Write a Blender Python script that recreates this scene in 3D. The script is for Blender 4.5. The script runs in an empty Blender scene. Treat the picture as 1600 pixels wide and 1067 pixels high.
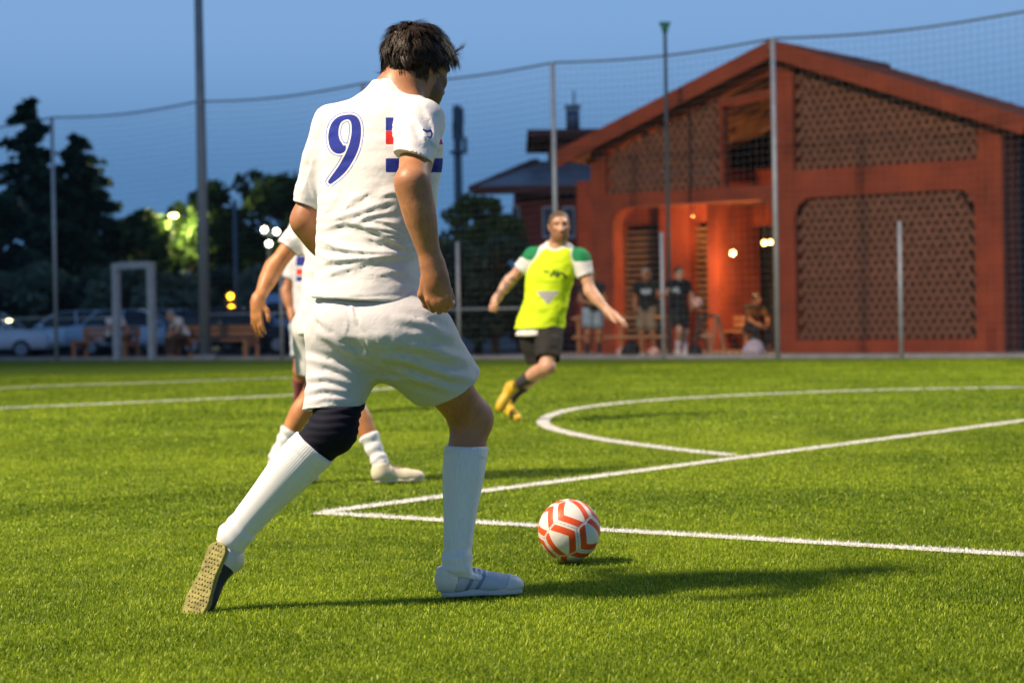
import bpy, bmesh, math, random
import numpy as np
from mathutils import Vector, Matrix

# ------------------------------------------------------------------ camera
SC = bpy.context.scene
COL = SC.collection
FPX, VH, ROLL, CAMH = 3150.0, 495.0, 0.018, 0.85      # focal length in photo pixels, horizon row, roll, height
PITCH = math.atan((533.5 - VH) / FPX)
_F = np.array([0, math.cos(PITCH), -math.sin(PITCH)])
_U0 = np.array([0, math.sin(PITCH), math.cos(PITCH)])
_R0 = np.array([1.0, 0, 0])
_c, _s = math.cos(ROLL), math.sin(ROLL)
_R = _c * _R0 - _s * _U0
_U = _s * _R0 + _c * _U0
camd = bpy.data.cameras.new('camera')
cam = bpy.data.objects.new('camera', camd)
COL.objects.link(cam)
camd.sensor_width = 36.0
camd.lens = FPX * 36.0 / 1600.0
camd.clip_start = 0.1
camd.clip_end = 3000
cam.matrix_world = Matrix(((_R[0], _U[0], -_F[0], 0), (_R[1], _U[1], -_F[1], 0),
                           (_R[2], _U[2], -_F[2], CAMH), (0, 0, 0, 1)))
camd.dof.use_dof = True
camd.dof.focus_distance = 6.05
camd.dof.aperture_fstop = 3.7
SC.camera = cam

# ------------------------------------------------------------------ dusk sky
W = bpy.data.worlds.new('World')
SC.world = W
W.use_nodes = True
_nt = W.node_tree
_bg = _nt.nodes['Background']
# clear dusk sky after sunset: blue all round, a little paler some way up, dimmer towards the horizon
_tc = _nt.nodes.new('ShaderNodeTexCoord')
_sx = _nt.nodes.new('ShaderNodeSeparateXYZ')
_rp = _nt.nodes.new('ShaderNodeValToRGB')
_nt.links.new(_tc.outputs['Generated'], _sx.inputs['Vector'])
_nt.links.new(_sx.outputs['Z'], _rp.inputs['Fac'])
_cr = _rp.color_ramp
_cr.interpolation = 'EASE'
_cr.elements[0].position = 0.0
_cr.elements[0].color = (.055, .155, .340, 1)
_cr.elements[1].position = 1.0
_cr.elements[1].color = (.055, .110, .250, 1)
for _p, _c3 in ((.06, (.100, .240, .475)), (.15, (.215, .395, .690)), (.34, (.105, .220, .450))):
    _e = _cr.elements.new(_p)
    _e.color = (*_c3, 1)
_nt.links.new(_rp.outputs['Color'], _bg.inputs['Color'])
_bg.inputs['Strength'].default_value = 1.0

# ------------------------------------------------------------------ the pitch floodlight, on a mast left of the frame
FLOOD = (-16.4, 2.2, 20.5)
_ld = bpy.data.lights.new('floodlight', 'SPOT')
_ld.energy = 72000
_ld.color = (1.0, 0.80, 0.58)
_ld.spot_size = math.radians(115)
_ld.spot_blend = 1.0
_ld.shadow_soft_size = 1.15
_lo = bpy.data.objects.new('floodlight', _ld)
COL.objects.link(_lo)
_lo.location = FLOOD
_lo.rotation_euler = (Vector((0.5, 11.0, 0.0)) - Vector(FLOOD)).to_track_quat('-Z', 'Y').to_euler()

# a second floodlight on the far right side of the pitch, out of the picture: lights the far half
_ld2 = bpy.data.lights.new('floodlight', 'SPOT')
_ld2.energy = 26000
_ld2.color = (1.0, 0.86, 0.66)
_ld2.spot_size = math.radians(80)
_ld2.spot_blend = 0.7
_ld2.shadow_soft_size = 0.5
_lo2 = bpy.data.objects.new('floodlight', _ld2)
COL.objects.link(_lo2)
_lo2.location = (17.0, 25.0, 17.0)
_lo2.rotation_euler = (Vector((-2.0, 23.0, 0.0)) - Vector(_lo2.location)).to_track_quat('-Z', 'Y').to_euler()

SC.view_settings.view_transform = 'Standard'
SC.view_settings.look = 'None'
SC.view_settings.exposure = 0.0
SC.view_settings.gamma = 1.0
SC.cycles.use_denoising = True
SC.cycles.max_bounces = 6
SC.cycles.diffuse_bounces = 3
SC.cycles.sample_clamp_indirect = 4.0

# ------------------------------------------------------------------ picture <-> place
def ray(u, v):
    return _F + _R * (u - 800) / FPX - _U * (v - 533.5) / FPX
def ground(u, v, z=0.0):
    d = ray(u, v)
    p = d * ((z - CAMH) / d[2])
    return np.array([p[0], p[1], z])
def at(u, v, Y):
    d = ray(u, v)
    p = d * (Y / d[1])
    p[2] += CAMH
    return p
def proj(P):
    q = np.asarray(P, dtype=float) - np.array([0, 0, CAMH])
    z = q @ _F
    return 800 + FPX * (q @ _R) / z, 533.5 - FPX * (q @ _U) / z
def V(*a):
    return np.array(a, dtype=float)
def nrm(v):
    v = np.asarray(v, dtype=float)
    return v / (np.linalg.norm(v) + 1e-12)
def lerp(a, b, t):
    return np.asarray(a) * (1 - t) + np.asarray(b) * t

ANG = math.radians(-36.5)                       # direction of the pitch's far edge, fence and building front
E1 = np.array([math.cos(ANG), math.sin(ANG)])
E2 = np.array([-E1[1], E1[0]])
FEN0 = ground(1217, 560.5)[:2]
FAC0 = ground(1400, 551.5)[:2]
def fen(s, z, off=0.0):
    p = FEN0 + E1 * s + E2 * off
    return np.array([p[0], p[1], z])
def fac(s, z, off=0.0):
    p = FAC0 + E1 * s + E2 * off
    return np.array([p[0], p[1], z])
def fac_px(u, v, off=0.0):
    d = ray(u, v)
    P0 = FAC0 + E2 * off
    t, s = np.linalg.solve(np.array([[d[0], -E1[0]], [d[1], -E1[1]]]), P0)
    return s, CAMH + d[2] * t
def fen_px(u, v, off=0.0):
    d = ray(u, v)
    P0 = FEN0 + E2 * off
    t, s = np.linalg.solve(np.array([[d[0], -E1[0]], [d[1], -E1[1]]]), P0)
    return s, CAMH + d[2] * t

# ------------------------------------------------------------------ materials
MATS = {}
def _new(name):
    m = bpy.data.materials.new(name)
    m.use_nodes = True
    nt = m.node_tree
    return m, nt, nt.nodes['Principled BSDF']
def mat(name, col, rough=0.6, var=0.18, scale=6.0, bump=0.0, bscale=60.0, metal=0.0, emit=None, estr=0.0,
        sheen=0.0, spec=0.5, trans=0.0):
    if name in MATS:
        return MATS[name]
    m, nt, b = _new(name)
    N, L = nt.nodes, nt.links
    tc = N.new('ShaderNodeTexCoord')
    no = N.new('ShaderNodeTexNoise')
    no.inputs['Scale'].default_value = scale
    no.inputs['Detail'].default_value = 5
    L.new(tc.outputs['Object'], no.inputs['Vector'])
    rp = N.new('ShaderNodeValToRGB')
    lo = [c * (1 - var) for c in col[:3]] + [1]
    hi = [min(1, c * (1 + var)) for c in col[:3]] + [1]
    rp.color_ramp.elements[0].color = lo
    rp.color_ramp.elements[1].color = hi
    rp.color_ramp.elements[0].position = 0.3
    rp.color_ramp.elements[1].position = 0.7
    L.new(no.outputs['Fac'], rp.inputs['Fac'])
    L.new(rp.outputs['Color'], b.inputs['Base Color'])
    b.inputs['Roughness'].default_value = rough
    b.inputs['Metallic'].default_value = metal
    b.inputs['Specular IOR Level'].default_value = spec
    if sheen:
        b.inputs['Sheen Weight'].default_value = sheen
    if trans:
        b.inputs['Transmission Weight'].default_value = trans
    if bump:
        n2 = N.new('ShaderNodeTexNoise')
        n2.inputs['Scale'].default_value = bscale
        n2.inputs['Detail'].default_value = 4
        L.new(tc.outputs['Object'], n2.inputs['Vector'])
        bp = N.new('ShaderNodeBump')
        bp.inputs['Strength'].default_value = bump
        bp.inputs['Distance'].default_value = 0.01
        L.new(n2.outputs['Fac'], bp.inputs['Height'])
        L.new(bp.outputs['Normal'], b.inputs['Normal'])
    if emit:
        b.inputs['Emission Color'].default_value = (*emit, 1)
        b.inputs['Emission Strength'].default_value = estr
    MATS[name] = m
    return m
def leaf_mat(name, col, col2, trans=0.25, rough=0.5, glint_col=None):
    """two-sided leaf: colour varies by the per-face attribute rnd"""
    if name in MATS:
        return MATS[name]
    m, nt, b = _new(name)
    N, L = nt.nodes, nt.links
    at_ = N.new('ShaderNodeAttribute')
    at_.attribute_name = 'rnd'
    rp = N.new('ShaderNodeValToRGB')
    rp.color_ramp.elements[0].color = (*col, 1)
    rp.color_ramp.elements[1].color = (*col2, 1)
    if glint_col:
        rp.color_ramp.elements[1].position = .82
        e_ = rp.color_ramp.elements.new(.97)  # top of the ramp: glint of light painted as a pale colour
        e_.color = (*glint_col, 1)
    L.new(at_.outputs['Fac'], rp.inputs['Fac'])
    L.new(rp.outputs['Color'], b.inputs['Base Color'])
    b.inputs['Roughness'].default_value = rough
    b.inputs['Specular IOR Level'].default_value = 0.15
    tr = N.new('ShaderNodeBsdfTranslucent')
    L.new(rp.outputs['Color'], tr.inputs['Color'])
    mx = N.new('ShaderNodeMixShader')
    mx.inputs['Fac'].default_value = trans
    L.new(b.outputs['BSDF'], mx.inputs[1])
    L.new(tr.outputs['BSDF'], mx.inputs[2])
    L.new(mx.outputs['Shader'], N['Material Output'].inputs['Surface'])
    MATS[name] = m
    return m
def print_mat(name, base, prints, rough=0.8, sheen=0.0, weave=0.12, var=0.04):
    """cloth with flat prints: prints = [(attribute, colour)], each attribute a signed distance, negative inside"""
    if name in MATS:
        return MATS[name]
    m, nt, b = _new(name)
    N, L = nt.nodes, nt.links
    tc = N.new('ShaderNodeTexCoord')
    no = N.new('ShaderNodeTexNoise')
    no.inputs['Scale'].default_value = 9
    no.inputs['Detail'].default_value = 5
    L.new(tc.outputs['Object'], no.inputs['Vector'])
    rp = N.new('ShaderNodeValToRGB')
    rp.color_ramp.elements[0].color = [c * (1 - var) for c in base] + [1]
    rp.color_ramp.elements[1].color = [min(1, c * (1 + var)) for c in base] + [1]
    L.new(no.outputs['Fac'], rp.inputs['Fac'])
    cur = rp.outputs['Color']
    for an, colr in prints:
        a = N.new('ShaderNodeAttribute')
        a.attribute_name = an
        mr = N.new('ShaderNodeMapRange')
        mr.inputs['From Min'].default_value = -0.0006
        mr.inputs['From Max'].default_value = 0.0006
        mr.inputs['To Min'].default_value = 1.0
        mr.inputs['To Max'].default_value = 0.0
        L.new(a.outputs['Fac'], mr.inputs['Value'])
        mx = N.new('ShaderNodeMixRGB')
        L.new(mr.outputs['Result'], mx.inputs['Fac'])
        L.new(cur, mx.inputs['Color1'])
        mx.inputs['Color2'].default_value = (*colr, 1)
        cur = mx.outputs['Color']
    L.new(cur, b.inputs['Base Color'])
    b.inputs['Roughness'].default_value = rough
    b.inputs['Sheen Weight'].default_value = sheen
    b.inputs['Specular IOR Level'].default_value = 0.3
    n2 = N.new('ShaderNodeTexNoise')
    n2.inputs['Scale'].default_value = 420
    n2.inputs['Detail'].default_value = 2
    L.new(tc.outputs['Object'], n2.inputs['Vector'])
    n3 = N.new('ShaderNodeTexNoise')
    n3.inputs['Scale'].default_value = 38
    n3.inputs['Detail'].default_value = 3
    n3.inputs['Distortion'].default_value = 1.2
    L.new(tc.outputs['Object'], n3.inputs['Vector'])
    b0 = N.new('ShaderNodeBump')
    b0.inputs['Strength'].default_value = min(1.0, weave * 3.2)
    b0.inputs['Distance'].default_value = 0.004
    L.new(n3.outputs['Fac'], b0.inputs['Height'])
    bp = N.new('ShaderNodeBump')
    bp.inputs['Strength'].default_value = weave
    bp.inputs['Distance'].default_value = 0.002
    L.new(n2.outputs['Fac'], bp.inputs['Height'])
    L.new(b0.outputs['Normal'], bp.inputs['Normal'])
    L.new(bp.outputs['Normal'], b.inputs['Normal'])
    MATS[name] = m
    return m
def skin_mat(name, base):
    """skin: base colour mixed towards the vertex colour 'tint' (beard, lips, brows, tattoo) by its alpha"""
    if name in MATS:
        return MATS[name]
    m, nt, b = _new(name)
    N, L = nt.nodes, nt.links
    tc = N.new('ShaderNodeTexCoord')
    no = N.new('ShaderNodeTexNoise')
    no.inputs['Scale'].default_value = 14
    no.inputs['Detail'].default_value = 6
    L.new(tc.outputs['Object'], no.inputs['Vector'])
    rp = N.new('ShaderNodeValToRGB')
    rp.color_ramp.elements[0].color = (base[0] * .82, base[1] * .74, base[2] * .7, 1)
    rp.color_ramp.elements[1].color = (base[0] * 1.1, base[1] * 1.12, base[2] * 1.12, 1)
    rp.color_ramp.elements[0].position = 0.3
    rp.color_ramp.elements[1].position = 0.7
    L.new(no.outputs['Fac'], rp.inputs['Fac'])
    a = N.new('ShaderNodeAttribute')
    a.attribute_name = 'tint'
    mx = N.new('ShaderNodeMixRGB')
    L.new(a.outputs['Alpha'], mx.inputs['Fac'])
    L.new(rp.outputs['Color'], mx.inputs['Color1'])
    L.new(a.outputs['Color'], mx.inputs['Color2'])
    L.new(mx.outputs['Color'], b.inputs['Base Color'])
    b.inputs['Roughness'].default_value = 0.48
    b.inputs['Specular IOR Level'].default_value = 0.45
    b.inputs['Subsurface Weight'].default_value = 0.12
    b.inputs['Subsurface Radius'].default_value = (0.012, 0.004, 0.002)
    b.inputs['Subsurface Scale'].default_value = 0.5
    n2 = N.new('ShaderNodeTexNoise')
    n2.inputs['Scale'].default_value = 120
    L.new(tc.outputs['Object'], n2.inputs['Vector'])
    bp = N.new('ShaderNodeBump')
    bp.inputs['Strength'].default_value = 0.15
    bp.inputs['Distance'].default_value = 0.004
    L.new(n2.outputs['Fac'], bp.inputs['Height'])
    L.new(bp.outputs['Normal'], b.inputs['Normal'])
    MATS[name] = m
    return m
def sock_mat(name, col):
    """ribbed knit: fine ribs round the leg"""
    if name in MATS:
        return MATS[name]
    m, nt, b = _new(name)
    N, L = nt.nodes, nt.links
    a = N.new('ShaderNodeAttribute')
    a.attribute_name = 'rib'
    mt = N.new('ShaderNodeMath')
    mt.operation = 'SINE'
    L.new(a.outputs['Fac'], mt.inputs[0])
    bp = N.new('ShaderNodeBump')
    bp.inputs['Strength'].default_value = 0.38
    bp.inputs['Distance'].default_value = 0.0014
    L.new(mt.outputs['Value'], bp.inputs['Height'])
    L.new(bp.outputs['Normal'], b.inputs['Normal'])
    b.inputs['Base Color'].default_value = (*col, 1)
    b.inputs['Roughness'].default_value = 0.85
    b.inputs['Sheen Weight'].default_value = 0.3
    MATS[name] = m
    return m

# ------------------------------------------------------------------ objects
def tag(o, label=None, cat=None, group=None, kind=None):
    if label: o['label'] = label
    if cat: o['category'] = cat
    if group: o['group'] = group
    if kind: o['kind'] = kind
    return o
def empty(name, loc, rz=0.0):
    o = bpy.data.objects.new(name, None)
    COL.objects.link(o)
    o.location = [float(x) for x in loc]
    o.rotation_euler = (0, 0, rz)
    o.empty_display_size = 0.2
    return o
def copy_tree(o, parent=None):
    c = o.copy()
    COL.objects.link(c)
    c.parent = parent
    for ch in list(o.children):
        copy_tree(ch, c)
    return c
def link_mesh(name, me, parent=None, loc=None):
    o = bpy.data.objects.new(name, me)
    COL.objects.link(o)
    if parent is not None:
        o.parent = parent
    if loc is not None:
        o.location = [float(x) for x in loc]
    return o
def mesh_np(name, verts, faces, material, smooth=True, attrs=None, fattrs=None):
    """verts (N,3), faces (M,k) with one k"""
    me = bpy.data.meshes.new(name)
    verts = np.ascontiguousarray(verts, dtype=np.float32)
    faces = np.ascontiguousarray(faces, dtype=np.int32)
    k = faces.shape[1]
    me.vertices.add(len(verts))
    me.vertices.foreach_set('co', verts.ravel())
    me.loops.add(faces.size)
    me.loops.foreach_set('vertex_index', faces.ravel())
    me.polygons.add(len(faces))
    me.polygons.foreach_set('loop_start', np.arange(0, faces.size, k, dtype=np.int32))
    me.polygons.foreach_set('loop_total', np.full(len(faces), k, dtype=np.int32))
    me.update(calc_edges=True)
    me.validate()
    if smooth:
        me.polygons.foreach_set('use_smooth', np.ones(len(me.polygons), dtype=bool))
    if material is not None:
        me.materials.append(material)
    for an, arr in (attrs or {}).items():
        arr = np.asarray(arr, dtype=np.float32)
        if arr.ndim == 2:
            at_ = me.attributes.new(an, 'FLOAT_COLOR', 'POINT')
            at_.data.foreach_set('color', arr.ravel())
        else:
            at_ = me.attributes.new(an, 'FLOAT', 'POINT')
            at_.data.foreach_set('value', arr)
    return me

class MB:
    """collects boxes, bars, tubes and prisms; build() links them as one mesh object"""
    def __init__(s):
        s.v = []
        s.f = []
        s.sm = []
    def add(s, vs, fs, smooth=False):
        n = len(s.v)
        s.v += [tuple(float(c) for c in p) for p in vs]
        s.f += [tuple(i + n for i in f) for f in fs]
        s.sm += [smooth] * len(fs)
        return s
    def box(s, c, sz, ax=None):
        c = np.asarray(c, float)
        ax = np.eye(3) if ax is None else np.asarray(ax, float)
        h = np.asarray(sz, float) / 2
        vs = [c + ax[0] * h[0] * i + ax[1] * h[1] * j + ax[2] * h[2] * k for i in (-1, 1) for j in (-1, 1) for k in (-1, 1)]
        return s.add(vs, [(0, 1, 3, 2), (4, 6, 7, 5), (0, 4, 5, 1), (2, 3, 7, 6), (0, 2, 6, 4), (1, 5, 7, 3)])
    def tube(s, pts, r, n=8, cap=True):
        pts = [np.asarray(p, float) for p in pts]
        rs = r if hasattr(r, '__len__') else [r] * len(pts)
        vs, fs = [], []
        t0 = nrm(pts[1] - pts[0])
        a = np.cross(t0, V(0, 0, 1))
        if np.linalg.norm(a) < 1e-3:
            a = V(1, 0, 0)
        a = nrm(a)
        for i, p in enumerate(pts):
            t = nrm(pts[min(i + 1, len(pts) - 1)] - pts[max(i - 1, 0)])
            a = nrm(a - t * (a @ t))
            b = np.cross(t, a)
            for k in range(n):
                w = 2 * math.pi * k / n
                vs.append(p + (a * math.cos(w) + b * math.sin(w)) * rs[i])
        for i in range(len(pts) - 1):
            for k in range(n):
                fs.append((i * n + k, i * n + (k + 1) % n, (i + 1) * n + (k + 1) % n, (i + 1) * n + k))
        s.add(vs, fs, True)
        if cap:
            m = len(s.v) - len(vs)
            s.f.append(tuple(m + k for k in reversed(range(n))))
            s.f.append(tuple(m + (len(pts) - 1) * n + k for k in range(n)))
            s.sm += [False, False]
        return s
    def bar(s, a, b, w, h=None, up=(0, 0, 1)):
        a, b = np.asarray(a, float), np.asarray(b, float)
        h = w if h is None else h
        d = nrm(b - a)
        up = np.asarray(up, float)
        if abs(d @ up) > 0.98:
            up = V(1, 0, 0)
        x = nrm(np.cross(d, up))
        z = np.cross(x, d)
        return s.box((a + b) / 2, (np.linalg.norm(b - a), w, h), (d, x, z))
    def prism(s, poly, d):
        """poly: list of 3D points of a flat outline; d: extrusion vector"""
        poly = [np.asarray(p, float) for p in poly]
        n = len(poly)
        d = np.asarray(d, float)
        vs = poly + [p + d for p in poly]
        fs = [tuple(range(n)), tuple(n + k for k in reversed(range(n)))]
        fs += [(k, k + n, (k + 1) % n + n, (k + 1) % n) for k in range(n)]
        return s.add(vs, fs)
    def sphere(s, c, r, n=10, m=7):
        c = np.asarray(c, float)
        r = np.asarray(r if hasattr(r, '__len__') else (r, r, r), float)
        vs = [c + V(0, 0, r[2])]
        for i in range(1, m):
            a = math.pi * i / m
            for k in range(n):
                w = 2 * math.pi * k / n
                vs.append(c + V(math.sin(a) * math.cos(w), math.sin(a) * math.sin(w), math.cos(a)) * r)
        vs.append(c - V(0, 0, r[2]))
        fs = [(0, 1 + k, 1 + (k + 1) % n) for k in range(n)]
        for i in range(m - 2):
            for k in range(n):
                a0 = 1 + i * n
                fs.append((a0 + k, a0 + n + k, a0 + n + (k + 1) % n, a0 + (k + 1) % n))
        L_ = len(vs) - 1
        a0 = 1 + (m - 2) * n
        fs += [(L_, a0 + (k + 1) % n, a0 + k) for k in range(n)]
        return s.add(vs, fs, True)
    def mesh(s, name, material, org=(0, 0, 0)):
        me = bpy.data.meshes.new(name)
        o = np.asarray(org, float)
        me.from_pydata([tuple(np.asarray(p) - o) for p in s.v], [], s.f)
        me.polygons.foreach_set('use_smooth', s.sm)
        bm = bmesh.new()
        bm.from_mesh(me)
        bmesh.ops.recalc_face_normals(bm, faces=bm.faces)
        bm.to_mesh(me)
        bm.free()
        if material is not None:
            me.materials.append(material)
        return me
    def build(s, name, material, parent=None, org=None):
        """vertices given in world space; org = the parent's location (or own origin when top-level)"""
        if org is None:
            org = tuple(parent.location) if parent is not None else (0, 0, 0)
        o = link_mesh(name, s.mesh(name, material, org), parent)
        if parent is None:
            o.location = [float(c) for c in org]
        return o
# ------------------------------------------------------------------ implicit surfaces -> meshes (for bodies, clothes, shoes)
f32 = np.float32
def S_limb(a, b, radii, bow=None, flat=None):
    """tapered limb: radius varies along a-b; bow = sideways swell of the axis; flat=(dir, factor) squashes it along dir"""
    a = np.asarray(a, f32); b = np.asarray(b, f32)
    ba = b - a
    l2 = float(ba @ ba)
    rs = np.asarray(radii, f32)
    ts = np.linspace(0, 1, len(rs)).astype(f32)
    if len(rs) > 2:
        tt = np.linspace(0, 1, 33)
        k = np.interp(tt, ts, rs)
        for _ in range(6):
            k[1:-1] = (k[:-2] + 2 * k[1:-1] + k[2:]) / 4
        ts, rs = tt.astype(f32), k.astype(f32)
    bw = None if bow is None else np.asarray(bow, f32)
    fd = None if flat is None else np.asarray(nrm(flat[0]), f32)
    def f(P):
        pa = P - a
        t = np.clip(pa @ ba / l2, 0, 1)
        q = pa - t[:, None] * ba
        if bw is not None:
            q = q - np.sin(t * np.pi)[:, None] * bw
        if fd is not None:
            c = q @ fd
            q = q + (c * (1.0 / flat[1] - 1.0))[:, None] * fd
        return np.sqrt(np.einsum('ij,ij->i', q, q)) - np.interp(t, ts, rs).astype(f32)
    return f
def S_ell(c, r, A=None):
    c = np.asarray(c, f32); r = np.asarray(r, f32)
    M = None if A is None else np.asarray(A, f32).T
    def f(P):
        q = P - c
        if M is not None:
            q = q @ M
        q = q / r
        k0 = np.sqrt(np.einsum('ij,ij->i', q, q))
        q = q / r
        k1 = np.sqrt(np.einsum('ij,ij->i', q, q)) + 1e-9
        return k0 * (k0 - 1) / k1
    return f
def _smooth_interp(xs, ys, n=65):
    t = np.linspace(xs[0], xs[-1], n)
    y = np.interp(t, xs, ys)
    for _ in range(3):
        y[1:-1] = (y[:-2] + 2 * y[1:-1] + y[2:]) / 4
    return t.astype(f32), y.astype(f32)
def S_loft(zs, cx, cy, rx, ry, yaw, ex=2.0):
    """stack of elliptical sections by height; yaw turns the section's wide axis"""
    o = np.argsort(zs)
    zs = np.asarray(zs, float)[o]
    T = {}
    for n_, arr in (('cx', cx), ('cy', cy), ('rx', rx), ('ry', ry)):
        T[n_] = _smooth_interp(zs, np.asarray(arr, float)[o])
    c, s = math.cos(yaw), math.sin(yaw)
    z0, z1 = float(zs[0]), float(zs[-1])
    def f(P):
        z = P[:, 2]
        g = lambda n_: np.interp(z, *T[n_]).astype(f32)
        x = P[:, 0] - g('cx'); y = P[:, 1] - g('cy')
        rx_, ry_ = g('rx'), g('ry')
        lx = (x * c + y * s) / rx_
        ly = (-x * s + y * c) / ry_
        if ex == 2.0:
            k = np.sqrt(lx * lx + ly * ly)
        else:
            k = (np.abs(lx) ** ex + np.abs(ly) ** ex) ** (1 / ex)
        d = (k - 1) * np.minimum(rx_, ry_) * 0.95
        return np.maximum(d, np.maximum(z0 - z, z - z1)).astype(f32)
    return f
def S_U(k, *fs):
    def g(P):
        d = fs[0](P)
        for f in fs[1:]:
            e = f(P)
            if k <= 0:
                d = np.minimum(d, e)
            else:
                h = np.maximum(k - np.abs(d - e), 0) / k
                d = np.minimum(d, e) - h * h * k * f32(0.25)
        return d
    return g
def S_cut(f, p, n, r=0.0):
    """keep the side opposite to n"""
    p = np.asarray(p, f32); n = np.asarray(nrm(n), f32)
    def g(P):
        a, b = f(P), (P - p) @ n
        if r <= 0:
            return np.maximum(a, b)
        h = np.maximum(r - np.abs(a - b), 0) / r
        return np.maximum(a, b) + h * h * r * f32(0.25)
    return g
def S_sub(f, h, r=0.0):
    def g(P):
        a, b = f(P), -h(P)
        if r <= 0:
            return np.maximum(a, b)
        k = np.maximum(r - np.abs(a - b), 0) / r
        return np.maximum(a, b) + k * k * r * f32(0.25)
    return g
def S_in(c, R, f, pad=0.06):
    """evaluate f only near the ball (c, R)"""
    c = np.asarray(c, f32)
    def g(P):
        q = P - c
        d = np.sqrt(np.einsum('ij,ij->i', q, q)) - f32(R)
        m = d < pad
        o = d + f32(0.5 * R * 0 + 0.01)
        if m.any():
            o[m] = f(P[m])
        return o
    return g
def S_off(f, o):
    return lambda P: f(P) - f32(o)

def mesh_sdf(f, lo, hi, h, newton=2, disp=None, want_n=False):
    """naive surface nets on a sparse-evaluated grid, vertices then pulled onto the surface"""
    lo = np.asarray(lo, float) - 2 * h
    hi = np.asarray(hi, float) + 2 * h
    B = 4
    nc = np.ceil((hi - lo) / (h * B)).astype(int) + 1
    g = [(lo[i] + (np.arange(nc[i]) * B + (B - 1) / 2) * h).astype(f32) for i in range(3)]
    X = np.stack(np.meshgrid(*g, indexing='ij'), -1).reshape(-1, 3)
    dc = f(X).reshape(nc)
    D = np.repeat(np.repeat(np.repeat(dc, B, 0), B, 1), B, 2).astype(f32)
    act = np.abs(dc) < h * B * 1.35
    I = np.argwhere(act)
    off = np.stack(np.meshgrid(*[np.arange(B)] * 3, indexing='ij'), -1).reshape(-1, 3)
    idx = (I[:, None, :] * B + off[None]).reshape(-1, 3)
    for s in range(0, len(idx), 400000):
        ii = idx[s:s + 400000]
        D[ii[:, 0], ii[:, 1], ii[:, 2]] = f((lo + ii * h).astype(f32))
    S = D < 0
    nx, ny, nz = D.shape
    cnt = np.zeros((nx - 1, ny - 1, nz - 1), np.int8)
    cor = [(a, b, c) for a in (0, 1) for b in (0, 1) for c in (0, 1)]
    for a, b, c in cor:
        cnt += S[a:nx - 1 + a, b:ny - 1 + b, c:nz - 1 + c]
    cells = np.argwhere((cnt > 0) & (cnt < 8))
    vid = np.full(cnt.shape, -1, np.int32)
    vid[cells[:, 0], cells[:, 1], cells[:, 2]] = np.arange(len(cells))
    cv = [D[cells[:, 0] + a, cells[:, 1] + b, cells[:, 2] + c] for a, b, c in cor]
    acc = np.zeros((len(cells), 3)); num = np.zeros(len(cells))
    for i in range(8):
        for j in range(i + 1, 8):
            di = np.array(cor[j]) - np.array(cor[i])
            if np.abs(di).sum() != 1:
                continue
            m = (cv[i] < 0) != (cv[j] < 0)
            t = np.where(m, cv[i] / (cv[i] - cv[j] + 1e-20), 0)
            acc += np.where(m[:, None], np.array(cor[i]) + t[:, None] * di, 0)
            num += m
    P = lo + (cells + acc / num[:, None]) * h
    faces = []
    for ax in range(3):
        sl0 = [slice(None)] * 3; sl1 = [slice(None)] * 3
        sl0[ax] = slice(0, -1); sl1[ax] = slice(1, None)
        a, b = S[tuple(sl0)], S[tuple(sl1)]
        e = np.argwhere(a != b)
        o1, o2 = [(1, 2), (2, 0), (0, 1)][ax]
        ok = (e[:, o1] > 0) & (e[:, o2] > 0) & (e[:, o1] < cnt.shape[o1]) & (e[:, o2] < cnt.shape[o2])
        e = e[ok]
        q = []
        for (u, w) in ((0, 0), (1, 0), (1, 1), (0, 1)):
            c = e.copy()
            c[:, o1] -= u; c[:, o2] -= w
            q.append(vid[c[:, 0], c[:, 1], c[:, 2]])
        q = np.stack(q, 1)
        fl = a[e[:, 0], e[:, 1], e[:, 2]]
        q = np.where(fl[:, None], q, q[:, ::-1])
        faces.append(q)
    F = np.concatenate(faces)
    F = F[(F >= 0).all(1)]
    P = P.astype(f32)
    e_ = f32(h * 0.6)
    def grad(P, d=None):
        G = np.empty_like(P)
        for i in range(3):
            o = np.zeros(3, f32); o[i] = e_
            G[:, i] = (f(P + o) - f(P - o)) / (2 * e_)
        return G
    for _ in range(newton):
        d = f(P); G = grad(P)
        g2 = np.maximum((G * G).sum(1), 0.15)
        st = np.clip(d / g2, -0.7 * h, 0.7 * h)
        P = P - G * st[:, None]
    G = grad(P)
    Nn = G / np.maximum(np.linalg.norm(G, axis=1), 1e-6)[:, None]
    if disp is not None:
        P = P + Nn * disp(P, Nn)[:, None].astype(f32)
    return P.astype(float), F, Nn.astype(float)

def bounds(pts, pad):
    A = np.array(pts, float)
    return A.min(0) - pad, A.max(0) + pad

# cheap smooth value noise
_rng0 = np.random.RandomState(7)
_NT = _rng0.rand(32, 32, 32).astype(f32)
def vnoise(P, s):
    q = np.asarray(P, float) * s
    i = np.floor(q).astype(int); fr = (q - i); fr = fr * fr * (3 - 2 * fr)
    o = 0
    for a in (0, 1):
        for b in (0, 1):
            for c in (0, 1):
                w = (fr[:, 0] if a else 1 - fr[:, 0]) * (fr[:, 1] if b else 1 - fr[:, 1]) * (fr[:, 2] if c else 1 - fr[:, 2])
                o = o + w * _NT[(i[:, 0] + a) % 32, (i[:, 1] + b) % 32, (i[:, 2] + c) % 32]
    return o - 0.5
def seg2(U, a, b, ra=0.0, rb=None):
    """signed distance in 2D to a stroke with varying half width"""
    rb = ra if rb is None else rb
    a = np.asarray(a, float); b = np.asarray(b, float)
    ba = b - a
    pa = U - a
    t = np.clip(pa @ ba / (ba @ ba + 1e-12), 0, 1)
    return np.linalg.norm(pa - t[:, None] * ba, axis=1) - (ra + (rb - ra) * t)
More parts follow.
